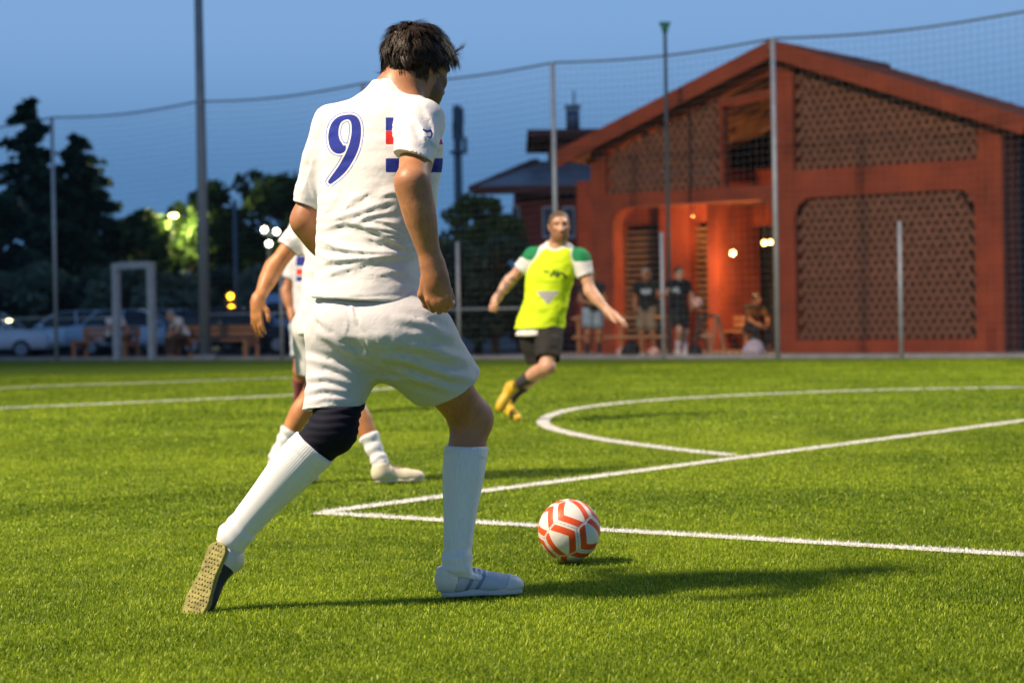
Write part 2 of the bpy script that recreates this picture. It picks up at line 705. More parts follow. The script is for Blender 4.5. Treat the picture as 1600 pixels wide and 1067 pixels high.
def stroke2(U, pts):
    d = None
    for (x0, y0, r0), (x1, y1, r1) in zip(pts[:-1], pts[1:]):
        e = seg2(U, (x0, y0), (x1, y1), r0, r1)
        d = e if d is None else np.minimum(d, e)
    return d
def rect2(U, x0, x1, y0, y1):
    return np.maximum(np.maximum(x0 - U[:, 0], U[:, 0] - x1), np.maximum(y0 - U[:, 1], U[:, 1] - y1))

def sdf_object(name, f, lo, hi, h, material, parent, org, disp=None, attrs=None):
    P, F, N = mesh_sdf(f, lo, hi, h, disp=disp)
    A = attrs(P, N) if attrs else None
    me = mesh_np(name, P - np.asarray(org), F, material, True, A)
    return link_mesh(name, me, parent), P, N

# ------------------------------------------------------------------ people
def torso_frame(J):
    up = nrm(J['neck'] - J['pelvis'])
    r = J['shR'] - J['shL']
    r = nrm(r - up * (r @ up))
    return r, np.cross(up, r), up
def pelvis_frame(J):
    up = nrm(lerp(V(0, 0, 1), nrm(J['neck'] - J['pelvis']), 0.6))
    r = J['hipR'] - J['hipL']
    r = nrm(r - up * (r @ up))
    return r, np.cross(up, r), up
def hand_sdf(W, d, n, s, pose='relax', k=1.0):
    """W wrist, d towards knuckles, n the way the palm faces, s towards the thumb"""
    d = nrm(d); n = nrm(n - d * (n @ d)); s = nrm(s - d * (s @ d) - n * (s @ n))
    L = lambda a, b, c: W + (d * a + n * b + s * c) * k
    A = np.array([d, s, n])
    palm = S_U(0.02 * k, S_ell(L(.052, 0, 0), (.052 * k, .043 * k, .020 * k), A), S_limb(W - d * .02, L(.03, 0, 0), (.028 * k, .03 * k)))
    fs = []
    off = (.030, .010, -.011, -.030); ln = (.92, 1.0, .94, .76)
    for o, l in zip(off, ln):
        b = (.09 if abs(o) < .02 else .083)
        if pose == 'fist':
            q = [(b - .012, -.004, o), (b + .018 * l, .012, o * .95), (b + .004, .046 * l, o * .9), (b - .032, .036, o * .85)]
        else:
            c = .55 if pose == 'relax' else .2
            q = [(b - .01, 0, o), (b + .036 * l, .012 * c * 1.2, o * 1.12), (b + .064 * l, .034 * c * 1.2, o * 1.15), (b + .082 * l, .056 * c * 1.2, o * 1.15)]
        r = (.0100, .0094, .0086, .0075)
        for i in range(3):
            fs.append(S_limb(L(*q[i]), L(*q[i + 1]), (r[i] * k, r[i + 1] * k)))
    if pose == 'fist':
        t = [(.018, .002, .030), (.050, .008, .052), (.080, .022, .050), (.100, .034, .036)]
    else:
        t = [(.018, .006, .026), (.045, .018, .052), (.078, .022, .062), (.1, .026, .060)]
    th = [S_limb(L(*t[i]), L(*t[i + 1]), (r_ * k, r2 * k)) for i, (r_, r2) in enumerate(((.017, .0135), (.0125, .0105), (.0105, .008)))]
    return S_in(L(.06, .01, 0), .13 * k, S_U(0.007 * k, palm, S_U(0, *fs), S_U(0.006, *th)))
def head_sdf(J, k=1.0, face=True):
    hf, hu = nrm(J['hf']), J['hu']
    hu = nrm(hu - hf * (hu @ hf))
    hr = np.cross(hf, hu)
    c = J['head']
    L = lambda x, y, z: c + (hr * x + hf * y + hu * z) * k
    A = np.array([hr, hf, hu])
    E = lambda p, r: S_ell(L(*p), np.array(r) * k, A)
    skull = S_U(.05 * k, E((0, -.012, .03), (.076, .096, .088)), E((0, .03, -.02), (.062, .07, .085)), E((0, .052, -.075), (.042, .046, .044)),
                E((0, .02, -.07), (.052, .06, .045)))
    parts = [skull]
    if face:
        parts += [S_limb(L(0, .093, .018), L(0, .112, -.026), (.009 * k, .014 * k)), E((.013, .098, -.03), (.010, .012, .009)), E((-.013, .098, -.03), (.010, .012, .009)),
                  S_limb(L(-.036, .082, .032), L(.036, .082, .032), (.012 * k, .014 * k, .012 * k)),
                  E((.036, .072, -.018), (.022, .02, .018)), E((-.036, .072, -.018), (.022, .02, .018)),
                  S_limb(L(-.02, .088, -.056), L(.02, .088, -.056), (.006 * k, .009 * k, .006 * k)), S_limb(L(-.016, .088, -.066), L(.016, .088, -.066), (.006 * k, .009 * k, .006 * k)),
                  E((0, .078, -.098), (.02, .02, .016))]
    ears = []
    for s in (1, -1):
        ears += [S_U(.008, E((s * .079, -.012, -.005), (.009, .020, .032)), E((s * .084, -.02, .012), (.007, .014, .018)))]
    f = S_U(.010 * k, S_U(.014 * k, *parts), *ears)
    if face:
        f = S_sub(f, S_U(0, E((.032, .096, .014), (.017, .016, .011)), E((-.032, .096, .014), (.017, .016, .011))), .012 * k)
        f = S_U(.003, f, E((.032, .078, .013), (.0125, .0125, .0125)), E((-.032, .078, .013), (.0125, .0125, .0125)))
    return f, L, A
def knee_dir(J, s):
    hip, kn, an = J['hip' + s], J['kn' + s], J['an' + s]
    return nrm(kn - (hip + an) / 2 + pelvis_frame(J)[1] * .02)
def thigh_sdf(J, s, k=1.0, m=1.0):
    hip, kn = J['hip' + s], J['kn' + s]
    kb = knee_dir(J, s)
    return S_in((hip + kn) / 2, .4, S_limb(hip, kn, np.array([.082, .088, .082, .07, .060, .056]) * k * m, bow=kb * .008))
def shank_sdf(J, s, k=1.0, m=1.0):
    kn, an, toe = J['kn' + s], J['an' + s], J['toe' + s]
    kb = knee_dir(J, s)
    leg = S_U(.03, S_limb(kn, an, np.array([.054, .054, .055, .05, .042, .036, .034]) * k * m, bow=-kb * .012),
              S_ell(kn + kb * .012, (.05 * k, .05 * k, .052 * k)),
              S_limb(lerp(kn, an, .16) - kb * .022, lerp(kn, an, .5) - kb * .018, np.array([.03, .042, .04, .026]) * k * m))
    dn = nrm(an - kn)
    foot = S_U(.02, S_ell(an, (.035 * k, .035 * k, .035 * k)), S_limb(an + dn * .045, lerp(an, toe, .65), (.022 * k, .010 * k)))
    return S_in((kn + an) / 2, .42, S_U(.02, leg, foot))
def sock_on(root, org, J, s, k, m, top, mt, h, off=.004, tilt=None, ribs=110, name='sock', folds=0.0, bottom=1.10):
    """sock as the leg's own shape grown a little, from fraction `top` of the shank down into the shoe"""
    kn, an, toe = J['kn' + s], J['an' + s], J['toe' + s]
    ax = nrm(an - kn)
    a = lerp(kn, an, top)
    f = S_off(shank_sdf(J, s, k, m), off)
    f = S_cut(f, a, -ax if tilt is None else nrm(tilt), .003)
    if bottom is not None:
        f = S_cut(f, lerp(kn, an, bottom), ax)
    x = nrm(np.cross(ax, V(.3, .9, .1)))
    y = np.cross(ax, x)
    Ln = np.linalg.norm(an - kn)
    def attrs(P, N):
        q = P - a
        return {'rib': np.arctan2(q @ y, q @ x) * ribs / 2}
    def disp(P, N):
        t = (P - a) @ ax / Ln
        d = np.where(t < .09, .0022, 0.0)
        d = d + .0022 * np.sin(t * 60 + 5 * vnoise(P, 16)) * np.clip((t - .62) / .15, 0, 1)
        if folds:
            d = d + folds * np.sin(t * 45 + 3 * vnoise(P, 22))
        return d
    lo, hi = bounds([a, an, toe], .09)
    return sdf_object(name, f, lo, hi, h, mt, root, org, disp, attrs)[0]
def body_sdf(J, k=1.0, m=1.0, hands=None, face=True):
    """one continuous surface: k scales lengths, m muscle girth"""
    r, fw, up = torso_frame(J)
    pr, pf, pu = pelvis_frame(J)
    A = np.array([r, fw, up]); Bp = np.array([pr, pf, pu])
    pel, nk = J['pelvis'], J['neck']
    ax = lambda t: lerp(pel, nk, t)
    sc = lerp(J['shL'], J['shR'], .5)
    T = [S_ell(ax(.62), (.150 * k * m, .102 * k * m, .19 * k), A), S_ell(ax(.82) + fw * .01, (.150 * k * m, .085 * k * m, .09 * k), A),
         S_ell(ax(.30), (.112 * k * m, .085 * k * m, .15 * k), A), S_ell(pel, (.150 * k, .105 * k, .115 * k), Bp)]
    for s in ('L', 'R'):
        T.append(S_limb(J['neck'] + up * .03, lerp(J['neck'], J['sh' + s], .8), (.05 * k, .042 * k)))
        T.append(S_ell(J['hip' + s] - pf * .05 + pu * .01, (.078 * k, .075 * k, .085 * k), Bp))
    torso = S_U(.06, *T)
    neck = S_limb(nk - up * .02, J['head'] - nrm(J['hu']) * .06 * k - nrm(J['hf']) * .025 * k, (.066 * k * m, .058 * k * m, .056 * k))
    hd, _, _ = head_sdf(J, k, face)
    limbs = []
    for s in ('L', 'R'):
        sh, el, wr = J['sh' + s], J['el' + s], J['wr' + s]
        mid = (sh + el) / 2
        bend = nrm(el - (sh + wr) / 2 + 1e-4)
        limbs.append(S_in(mid, .3, S_U(.03, S_ell(sh, (.058 * k * m, .058 * k * m, .062 * k * m)),
                                       S_limb(sh, el, np.array([.052, .054, .05, .044, .042]) * k * m, bow=-bend * .006))))
        limbs.append(S_in((el + wr) / 2, .25, S_limb(el, wr, np.array([.041, .048, .045, .036, .030, .028]) * k * m, bow=bend * .004)))
        hp = hands[s] if hands else None
        if hp:
            limbs.append(hand_sdf(wr, hp[0], hp[1], hp[2], hp[3], k))
        else:
            limbs.append(hand_sdf(wr, wr - el, pf * -.3 + (r if s == 'L' else -r), pf, 'relax', k))
        limbs.append(thigh_sdf(J, s, k, m))
        limbs.append(shank_sdf(J, s, k, m))
    return S_U(.035, torso, neck, S_in(J['head'], .24, hd, .1), *limbs)

def shoe_parts(heel, toe, up, L=.275):
    """heel, toe on the sole plane; up from sole to instep; returns upper and sole sdf, and local->world"""
    a = nrm(toe - heel)
    up = nrm(up - a * (up @ a))
    s = np.cross(up, a)
    A = np.array([a, s, up])
    q = L / .275
    W = lambda x, y, z: heel + (a * x + s * y + up * z) * q
    E = lambda p, r: S_ell(W(*p), np.array(r) * q, A)
    upper = S_U(.03, E((.046, 0, .042), (.05, .035, .05)), S_limb(W(.05, 0, .05), W(.17, 0, .03), np.array([.042, .04, .036, .032]) * q),
                E((.195, 0, .024), (.07, .044, .034)), E((.235, 0, .02), (.038, .034, .024)), S_limb(W(.045, 0, .05), W(.042, 0, .088), np.array([.038, .039]) * q))
    upper = S_cut(upper, W(0, 0, .012), -up)
    upper = S_cut(upper, W(.045, 0, .098), nrm(up * .95 - a * .25))
    def sole2(P):
        d = (P - heel.astype(f32)) @ A.T.astype(f32) / f32(q)
        xy = d[:, :2]
        h = np.minimum(seg2(xy, (.045, 0), (.11, 0), .036, .032), seg2(xy, (.11, 0), (.2, 0), .032, .046))
        h = np.minimum(h, seg2(xy, (.2, 0), (.232, 0), .046, .04))
        side = np.abs(d[:, 2] - .007) - .010
        return (np.maximum(h, side) * q).astype(f32)
    return upper, sole2, W, A

def add_shoe(root, org, heel, toe, up, m_up, m_sole, h=.006, L=.275, studs=False, m_lace=None):
    u, so, W, A = shoe_parts(heel, toe, up, L)
    lo, hi = bounds([heel, toe, heel + nrm(up) * .11, toe + nrm(up) * .06], .07)
    sh, _, _ = sdf_object('shoe', u, lo, hi, h, m_up, root, org)
    sdf_object('sole', so, lo, hi, h, m_sole, sh, org)
    if studs:
        b = MB()
        rr = random.Random(3)
        for i in range(17):
            for j in range(-3, 4):
                x, y = .02 + i * .0145, j * .0115 + (i % 2) * .005
                w = np.interp(x, [0, .045, .11, .2, .265], [.015, .028, .025, .038, .012])
                if abs(y) > w:
                    continue
                b.tube([W(x + rr.uniform(-.002, .002), y + rr.uniform(-.0015, .0015), -.002), W(x, y, -.0055)], [rr.uniform(.003, .0048), rr.uniform(.0018, .003)], 6)
        b.build('stud', m_sole, sh, org)
    if m_lace is not None:
        b = MB()
        for i in range(5):
            x = .085 + i * .016
            z = .0875 - i * .0045
            b.tube([W(x, -.024, z - .012), W(x + .006, -.008, z + .002), W(x - .003, .008, z + .002), W(x + .004, .024, z - .012)], .0036, 5)
        for sgn in (-1, 1):
            b.tube([W(.08, 0, .094), W(.07, sgn * .02, .112), W(.055, sgn * .035, .112), W(.065, sgn * .022, .096), W(.08, 0, .094)], .0036, 5)
            b.tube([W(.08, 0, .094), W(.085, sgn * .03, .1), W(.075, sgn * .045, .085)], .0022, 5)
        b.build('lace', m_lace, sh, org)
    return sh

def add_sock(root, org, a, b, radii, m, h=.005, bow=None, cutn=None, name='sock', ribs=60, folds=0.0):
    f = S_limb(a, b, radii, bow)
    ax = nrm(b - a)
    f = S_cut(f, a + ax * .004, -ax if cutn is None else cutn)
    x = nrm(np.cross(ax, V(.3, .9, .1)))
    y = np.cross(ax, x)
    def attrs(P, N):
        q = P - a
        return {'rib': np.arctan2(q @ y, q @ x) * ribs / 2}
    Ln = np.linalg.norm(b - a)
    def disp(P, N):
        t = (P - a) @ ax / Ln
        d = np.where(t < .16, .0012, 0.0)
        if folds:
            d = d + folds * np.sin(t * 26 + 3 * vnoise(P, 22)) * (.35 + .65 * (t > .62))
        return d
    lo, hi = bounds([a, b], max(radii) + .03)
    return sdf_object(name, f, lo, hi, h, m, root, org, disp, attrs)[0]

def hair_cap(J, k, thick, cuts):
    """hair volume: skull blown up, then trimmed by half spaces given in head space [(point, normal), ...]"""
    hf, hu = nrm(J['hf']), J['hu']
    hu = nrm(hu - hf * (hu @ hf))
    hr = np.cross(hf, hu)
    c = J['head']
    A = np.array([hr, hf, hu])
    L = lambda x, y, z: c + (hr * x + hf * y + hu * z) * k
    f = S_U(.04, S_ell(L(0, -.012, .03), np.array((.076 + thick, .096 + thick, .088 + thick)) * k, A), S_ell(L(0, .01, .0), np.array((.068 + thick * .8, .078 + thick * .5, .085)) * k, A))
    for p, n in cuts:
        f = S_cut(f, L(*p), hr * n[0] + hf * n[1] + hu * n[2], .015)
    return f, L, A
STD_CUTS = [((0, .055, .062), (0, .75, -.66)), ((0, .02, -.012), (0, .45, -.9)), ((0, -.06, -.062), (0, .0, -1))]

def cloth_top(J, k, loose=1.0, hem=-.04, sleeve=.6, sl_r=.066, neck_r=.07, sleeveless=False):
    """shirt from the joints: stacked sections along the trunk + two sleeves; returns sdf"""
    r, fw, up = torso_frame(J)
    pr, pf, pu = pelvis_frame(J)
    ts = [hem, .15, .35, .6, .78, .9, .985, 1.05]
    rx = np.array([.185, .178, .172, .182, .186, .165, .105, .07]) * k * loose
    ry = np.array([.14, .132, .122, .126, .122, .1, .082, .07]) * k * loose
    pts = [lerp(J['pelvis'], J['neck'], t) for t in ts]
    yaw = math.atan2(r[1], r[0])
    body = S_loft([p[2] for p in pts], [p[0] for p in pts], [p[1] for p in pts], rx, ry, yaw)
    fs = [body]
    for s in ('L', 'R'):
        sh, el = J['sh' + s], J['el' + s]
        if not sleeveless:
            fs.append(S_limb(lerp(J['neck'], sh, .3), sh, (.060 * k, .066 * k)))
        if sleeveless:
            fs.append(S_limb(lerp(J['neck'], sh, .4), lerp(J['neck'], sh, .8), (.05 * k, .05 * k)))
        else:
            e = lerp(sh, el, sleeve)
            sl = S_limb(sh, lerp(sh, el, sleeve + .1), np.array([.072, .07, sl_r]) * k)
            ax = nrm(el - sh)
            sl = S_cut(sl, e, ax)
            fs.append(sl)
    fs.append(S_limb(lerp(J['neck'], J['shL'], .35), lerp(J['neck'], J['shR'], .35), (.062 * k, .066 * k, .062 * k)))
    f = S_U(.055, *fs)
    f = S_sub(f, S_limb(J['neck'] + up * .02 + fw * .012, J['neck'] + up * .14 + fw * .05, (neck_r * k, neck_r * k * 1.15)), .008)
    if not sleeveless:
        for s in ('L', 'R'):
            sh, el = J['sh' + s], J['el' + s]
            f = S_sub(f, S_limb(lerp(sh, el, sleeve - .18), lerp(sh, el, sleeve + .2), ((sl_r - .012) * k, (sl_r - .006) * k)), .004)
    return f
def cloth_legs(J, k, t=.75, r0=.105, r1=.088, waist=.12, loose=1.0):
    pr, pf, pu = pelvis_frame(J)
    B = np.array([pr, pf, pu])
    fs = [S_ell(J['pelvis'] + pu * .01, np.array((.168, .125, .13)) * k * loose, B)]
    for s in ('L', 'R'):
        fs.append(S_ell(J['hip' + s] - pf * .05, np.array((.092, .085, .1)) * k * loose, B))
    f0 = S_cut(S_U(.05, *fs), J['pelvis'] + pu * waist * k, pu)
    legs = []
    for s in ('L', 'R'):
        a, b = J['hip' + s], J['kn' + s]
        if t > 1:
            e = lerp(b, J['an' + s], t - 1)
            q = S_U(.03, S_limb(a, b, np.array([r0, r0 * .96, r1]) * k * loose), S_limb(b, e, np.array([r1, r1 * .9]) * k * loose))
            q = S_cut(q, e, nrm(e - b))
        else:
            e = lerp(a, b, t)
            q = S_limb(a, lerp(a, b, t + .08), np.array([r0, r0, (r0 + r1) / 2, r1]) * k * loose)
            q = S_cut(q, e, nrm(b - a))
            q = S_sub(q, S_limb(lerp(a, b, t - .14), lerp(a, b, t + .3), ((r1 - .012) * k * loose, (r1 - .004) * k * loose)), .004)
        legs.append(q)
    return S_U(.03, f0, *legs)
# ------------------------------------------------------------------ ground, pitch, markings, turf
def sheet(name, pts, m, z, kind='structure'):
    b = MB()
    b.add([(p[0], p[1], z) for p in pts], [tuple(range(len(pts)))])
    return tag(b.build(name, m), kind=kind)
def on_edge(s, off):
    p = FEN0 + E1 * s + E2 * off
    return (p[0], p[1])

def turf_mat():
    m, nt, b = _new('turf_base')
    N, L = nt.nodes, nt.links
    tc = N.new('ShaderNodeTexCoord')
    n1 = N.new('ShaderNodeTexNoise'); n1.inputs['Scale'].default_value = 90; n1.inputs['Detail'].default_value = 6
    n2 = N.new('ShaderNodeTexNoise'); n2.inputs['Scale'].default_value = .35; n2.inputs['Detail'].default_value = 3
    L.new(tc.outputs['Object'], n1.inputs['Vector']); L.new(tc.outputs['Object'], n2.inputs['Vector'])
    rp = N.new('ShaderNodeValToRGB')
    rp.color_ramp.elements[0].color = (.058, .115, .004, 1)
    rp.color_ramp.elements[1].color = (.20, .295, .013, 1)
    rp.color_ramp.elements[0].position = .3; rp.color_ramp.elements[1].position = .72
    L.new(n1.outputs['Fac'], rp.inputs['Fac'])
    rp2 = N.new('ShaderNodeValToRGB')
    rp2.color_ramp.elements[0].color = (.80, .84, .8, 1); rp2.color_ramp.elements[1].color = (1.1, 1.05, 1.0, 1)
    L.new(n2.outputs['Fac'], rp2.inputs['Fac'])
    mx = N.new('ShaderNodeMixRGB'); mx.blend_type = 'MULTIPLY'; mx.inputs['Fac'].default_value = 1
    L.new(rp.outputs['Color'], mx.inputs['Color1']); L.new(rp2.outputs['Color'], mx.inputs['Color2'])
    L.new(mx.outputs['Color'], b.inputs['Base Color'])
    b.inputs['Roughness'].default_value = .9
    b.inputs['Specular IOR Level'].default_value = .1
    bp = N.new('ShaderNodeBump'); bp.inputs['Strength'].default_value = .9; bp.inputs['Distance'].default_value = .03
    L.new(n1.outputs['Fac'], bp.inputs['Height']); L.new(bp.outputs['Normal'], b.inputs['Normal'])
    return m
earth = mat('earth', (.055, .05, .04), .95, .35, .6, .4, 20)
sheet('ground', [(-400, 40), (400, 40), (500, 900), (-500, 900)], earth, -.21)
pitch_pts = [on_edge(-60, -.02), on_edge(40, -.02), on_edge(40, -75), on_edge(-60, -75)]
sheet('pitch', pitch_pts, turf_mat(), 0.0)
paving = mat('paving_concrete', (.24, .23, .22), .85, .2, 3, .3, 30)
sheet('pavement', [on_edge(-9.0, 0.0), on_edge(20, 0.0), on_edge(20, 14), on_edge(-9.0, 14)], paving, .004)
kb = MB()
kb.bar(np.append(on_edge(-30, .08), .03), np.append(on_edge(20, .08), .03), .12, .10)
tag(kb.build('kerb', mat('kerb_concrete', (.30, .29, .28), .85, .2, 4, .3, 30)), kind='structure')
sheet('car_park', [on_edge(-60, .2), on_edge(-9.2, .2), on_edge(-9.2, 70), on_edge(-60, 70)], mat('asphalt', (.05, .052, .055), .85, .25, 5, .4, 60), -.17)

# markings as centre lines on the ground
LW = .10
CORN = ground(497, 802)
A1 = ground(1600, 868)
dA = nrm(A1 - CORN)
dB = V(-dA[1], dA[0], 0)
DC = ground(1600, 655)
Dd = V(-E1[1], E1[0], 0)
LINES = []                                   # (label, polyline)
LINES.append(('white line running to the right edge below the ball, near side of the box', np.array([CORN, CORN + dA * 7.0])))
LINES.append(('long white box line running from its corner away to the right', np.array([CORN + dB * .052, CORN + dB * 24.0])))
arc_px = [(1137, 711.5), (1060, 704), (960, 691), (900, 680.5), (858, 669.5), (845, 660.5), (858, 649), (900, 638.5), (1000, 626.5), (1200, 615.5), (1400, 609), (1600, 605.5)]
arc_px += [(1800, 603)]
arc = np.array([ground(u, v) for u, v in arc_px])
arc[0] = arc[0] - (arc[1] - arc[0]) * .06
for _ in range(3):
    Q = [arc[0]]
    for i in range(len(arc) - 1):
        Q += [arc[i] * .75 + arc[i + 1] * .25, arc[i] * .25 + arc[i + 1] * .75]
    arc = np.array(Q + [arc[-1]])
LINES.append(('large white arc curving off the box line behind the ball', arc))
far = [ground(u, v) for u, v in [(-160, 615), (0, 606.5), (240, 598), (455, 590.5), (560, 588.5), (612, 589.5), (640, 595), (643, 601), (622, 606.5), (560, 611.5), (460, 618), (230, 628.5), (0, 638.5), (-160, 645)]]
P_ = np.array(far)
for _ in range(3):                            # corner cutting
    Q = [P_[0]]
    for i in range(len(P_) - 1):
        Q += [P_[i] * .75 + P_[i + 1] * .25, P_[i] * .25 + P_[i + 1] * .75]
    Q.append(P_[-1])
    P_ = np.array(Q)
LINES.append(('far white loop of line at left, behind the players', P_))
def dist_lines(XY):
    d = np.full(len(XY), 9.0)
    for _, pl in LINES:
        for i in range(len(pl) - 1):
            a, b_ = pl[i][:2], pl[i + 1][:2]
            lo = np.minimum(a, b_) - .3; hi = np.maximum(a, b_) + .3
            m = ((XY > lo) & (XY < hi)).all(1)
            if m.any():
                d[m] = np.minimum(d[m], seg2(XY[m], a, b_))
    return d

def blades(XY, hgt, wid, rg, lean=.45):
    """bent grass blades as 5-vertex strips: arrays of vertices, quads and tips merged as triangles"""
    n = len(XY)
    az = rg.uniform(0, 2 * np.pi, n)
    d = np.stack([np.cos(az), np.sin(az)], 1)
    s = np.stack([-d[:, 1], d[:, 0]], 1)
    h = hgt * rg.uniform(.65, 1.2, n)
    w = wid * rg.uniform(.7, 1.25, n)
    ln = lean * rg.uniform(.1, 1.4, n) * h
    v = np.zeros((n, 5, 3), np.float32)
    v[:, 0, :2] = XY - s * w[:, None] / 2
    v[:, 1, :2] = XY + s * w[:, None] / 2
    m = XY + d * (ln * .35)[:, None]
    v[:, 2, :2] = m - s * (w * .42)[:, None]
    v[:, 3, :2] = m + s * (w * .42)[:, None]
    v[:, 2:4, 2] = (h * .58)[:, None]
    v[:, 4, :2] = XY + d * ln[:, None]
    v[:, 4, 2] = h
    i = np.arange(n, dtype=np.int32)[:, None] * 5
    t = np.concatenate([i + [0, 1, 3], i + [0, 3, 2], i + [2, 3, 4]]).astype(np.int32)
    return v.reshape(-1, 3), t
rg = np.random.RandomState(11)
def scatter(y0, y1, dens):
    hw = lambda y: y * .262 + .9
    area = (hw(y0) + hw(y1)) * (y1 - y0)
    n = int(area * dens)
    y = rg.uniform(y0, y1, int(n * 1.35)); x = rg.uniform(-hw(y1), hw(y1), len(y))
    k = np.abs(x) < hw(y)
    return np.stack([x[k], y[k]], 1)[:n]
turf = leaf_mat('turf_blade', (.046, .108, .003), (.48, .61, .028), .28, .42, (.85, .82, .34))  # last colour is the painted sparkle on some blades
for (y0, y1, dens, hg, wd) in ((4.0, 8.2, 17000, .0115, .0021), (8.2, 15.0, 5200, .0130, .0038), (15.0, 34.0, 620, .018, .009)):
    XY = scatter(y0, y1, dens)
    dl = dist_lines(XY)
    e = (XY - FEN0) @ E2
    XY = XY[(dl > LW / 2 - .004) & (e < -.1)]
    vs, ts = blades(XY, hg, wd, rg, .8)
    patch = vnoise(np.c_[XY, np.zeros(len(XY))], 1.3) * .45 + vnoise(np.c_[XY, np.ones(len(XY))], 9) * .35
    base_r = np.clip(.42 + patch + rg.normal(0, .2, len(XY)) - .5 * (rg.rand(len(XY)) < .06), 0, .8)
    base_r = np.where(rg.rand(len(XY)) < .045, 1.0, base_r)  # a few blades get pale tips, light glints put into their colour
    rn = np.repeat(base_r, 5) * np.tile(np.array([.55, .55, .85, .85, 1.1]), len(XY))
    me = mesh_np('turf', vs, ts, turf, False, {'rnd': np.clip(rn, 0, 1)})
    o = link_mesh('turf', me)
    tag(o, {4.0: 'bright green artificial turf around the ball in the foreground', 8.2: 'green artificial turf in the middle distance', 15.0: 'green artificial turf in the far half of the pitch'}[y0], 'turf', kind='stuff')
wl = leaf_mat('turf_white', (.60, .60, .57), (.82, .82, .80), .15, .6)
wbase = mat('line_white', (.66, .66, .63), .85, .15, 40, .6, 150)
for lab, pl in LINES:
    pl = np.asarray(pl)
    # strip, then white blades standing on it
    n = len(pl)
    nor = []
    for i in range(n):
        t = nrm(pl[min(i + 1, n - 1)] - pl[max(i - 1, 0)])
        nor.append(V(-t[1], t[0], 0))
    vs = np.concatenate([np.array([p + q * LW / 2 for p, q in zip(pl, nor)]), np.array([p - q * LW / 2 for p, q in zip(pl, nor)])])
    vs[:, 2] = .004
    fs = np.array([(i + n, i + n + 1, i + 1, i) for i in range(n - 1)])
    o = link_mesh('pitch_line', mesh_np('pitch_line', vs, fs, wbase, False))
    tag(o, kind='structure')
    o['label'] = lab
    seg = np.linalg.norm(np.diff(pl, axis=0), axis=1)
    cum = np.r_[0, np.cumsum(seg)]
    tot = cum[-1]
    cnt = int(tot * LW * 9000)
    t = rg.uniform(0, tot, cnt)
    k = np.clip(np.searchsorted(cum, t) - 1, 0, n - 2)
    fr = (t - cum[k]) / seg[k]
    cpt = pl[k] * (1 - fr)[:, None] + pl[k + 1] * fr[:, None]
    nn = np.array(nor)[k]
    XY = (cpt + nn * rg.uniform(-LW / 2, LW / 2, cnt)[:, None])[:, :2]
    keep = (XY[:, 1] < 30) & (XY[:, 1] > 3.8)
    XY = XY[keep]
    if len(XY) > 50:
        wd = .0034 if lab.startswith(('white line', 'long')) else .007
        v2, t2 = blades(XY, .0145, wd, rg)
        rn = np.repeat(np.clip(rg.normal(.55, .25, len(XY)), 0, 1), 5)
        b2 = link_mesh('line_fibres', mesh_np('line_fibres', v2, t2, wl, False, {'rnd': rn}), o)
        tag(b2, kind='stuff')
# ------------------------------------------------------------------ fence and net round the pitch
galv = mat('galvanised_steel', (.42, .44, .46), .5, .15, 8, .05, 50, metal=.2)
netm = mat('net_cord', (.10, .12, .14), .9, .2)
def fence():
    root = empty('fence', np.append(FEN0, 0))
    tag(root, 'tall ball-stop fence of steel posts and fine netting along the far side of the pitch', 'fence')
    org = tuple(root.location)
    H = 5.82
    for i in range(-5, 3):
        s = 4.9 * i - .02
        if i == -3:
            continue
        MB().tube([fen(s, -.05), fen(s, H)], .045, 10).build('post', galv, root)
    for i in range(-5, 2):
        s = 4.9 * i + 2.43
        if i == -4:
            continue
        MB().tube([fen(s, -.05), fen(s, 2.39)], .036, 8).build('post', galv, root)
    # the gate frame stands in the bay at left
    b = MB()
    for s in (-17.50, -16.33):
        b.box(fen(s, 1.13), (.17, .12, 2.26), (np.append(E1, 0), np.append(E2, 0), V(0, 0, 1)))
    b.box(fen(-16.915, 2.2), (1.0, .115, .16), (np.append(E1, 0), np.append(E2, 0), V(0, 0, 1)))
    b.build('gate_frame', mat('grey_paint', (.34, .38, .42), .6, .12, 6), root)
    # net, bay by bay
    rgn = np.random.RandomState(2)
    for i in range(-5, 2):
        s0, s1 = 4.9 * i, 4.9 * (i + 1)
        vs, fs = [], []
        def strip(pts, w, vert):
            b0 = len(vs)
            for p in pts:
                o = np.append(E1, 0) * w if vert else V(0, 0, w)
                vs.extend([p - o, p + o])
            for k in range(len(pts) - 1):
                fs.append((b0 + 2 * k, b0 + 2 * k + 1, b0 + 2 * k + 3, b0 + 2 * k + 2))
        sag = lambda s: .10 * math.sin(math.pi * (s - s0) / 4.9)
        bel = lambda s, z: .07 * math.sin(math.pi * (s - s0) / 4.9) * math.sin(math.pi * min(1, z / H))
        n = 36
        for k in range(1, n):
            s = s0 + 4.9 * k / n
            strip([fen(s + .01 * math.sin(z * 2 + i), z * (H - sag(s)) / H, bel(s, z)) for z in np.linspace(.04, H, 8)], .0027, True)
        for k in range(1, 43):
            z = H * k / 43
            strip([fen(s, z * (H - sag(s)) / H, bel(s, z)) for s in np.linspace(s0, s1, 9)], .0027, False)
        link_mesh('net', mesh_np('net', np.array(vs) - np.array(org), np.array(fs), netm, False), root)
        MB().tube([fen(s, H - sag(s) - .01) for s in np.linspace(s0, s1, 9)], .022, 6).build('cable', netm, root)
    for i in range(-5, 2):
        s0, s1 = 4.9 * i + .05, 4.9 * (i + 1) - .07
        if i == -4:
            MB().tube([fen(s0, 1.0), fen(-17.6, 1.0)], .018, 6).build('rail', galv, root)
            continue
        if s0 < -8:
            MB().tube([fen(s0, 1.02), fen(s1, 1.02)], .018, 6).build('rail', galv, root)
fence()
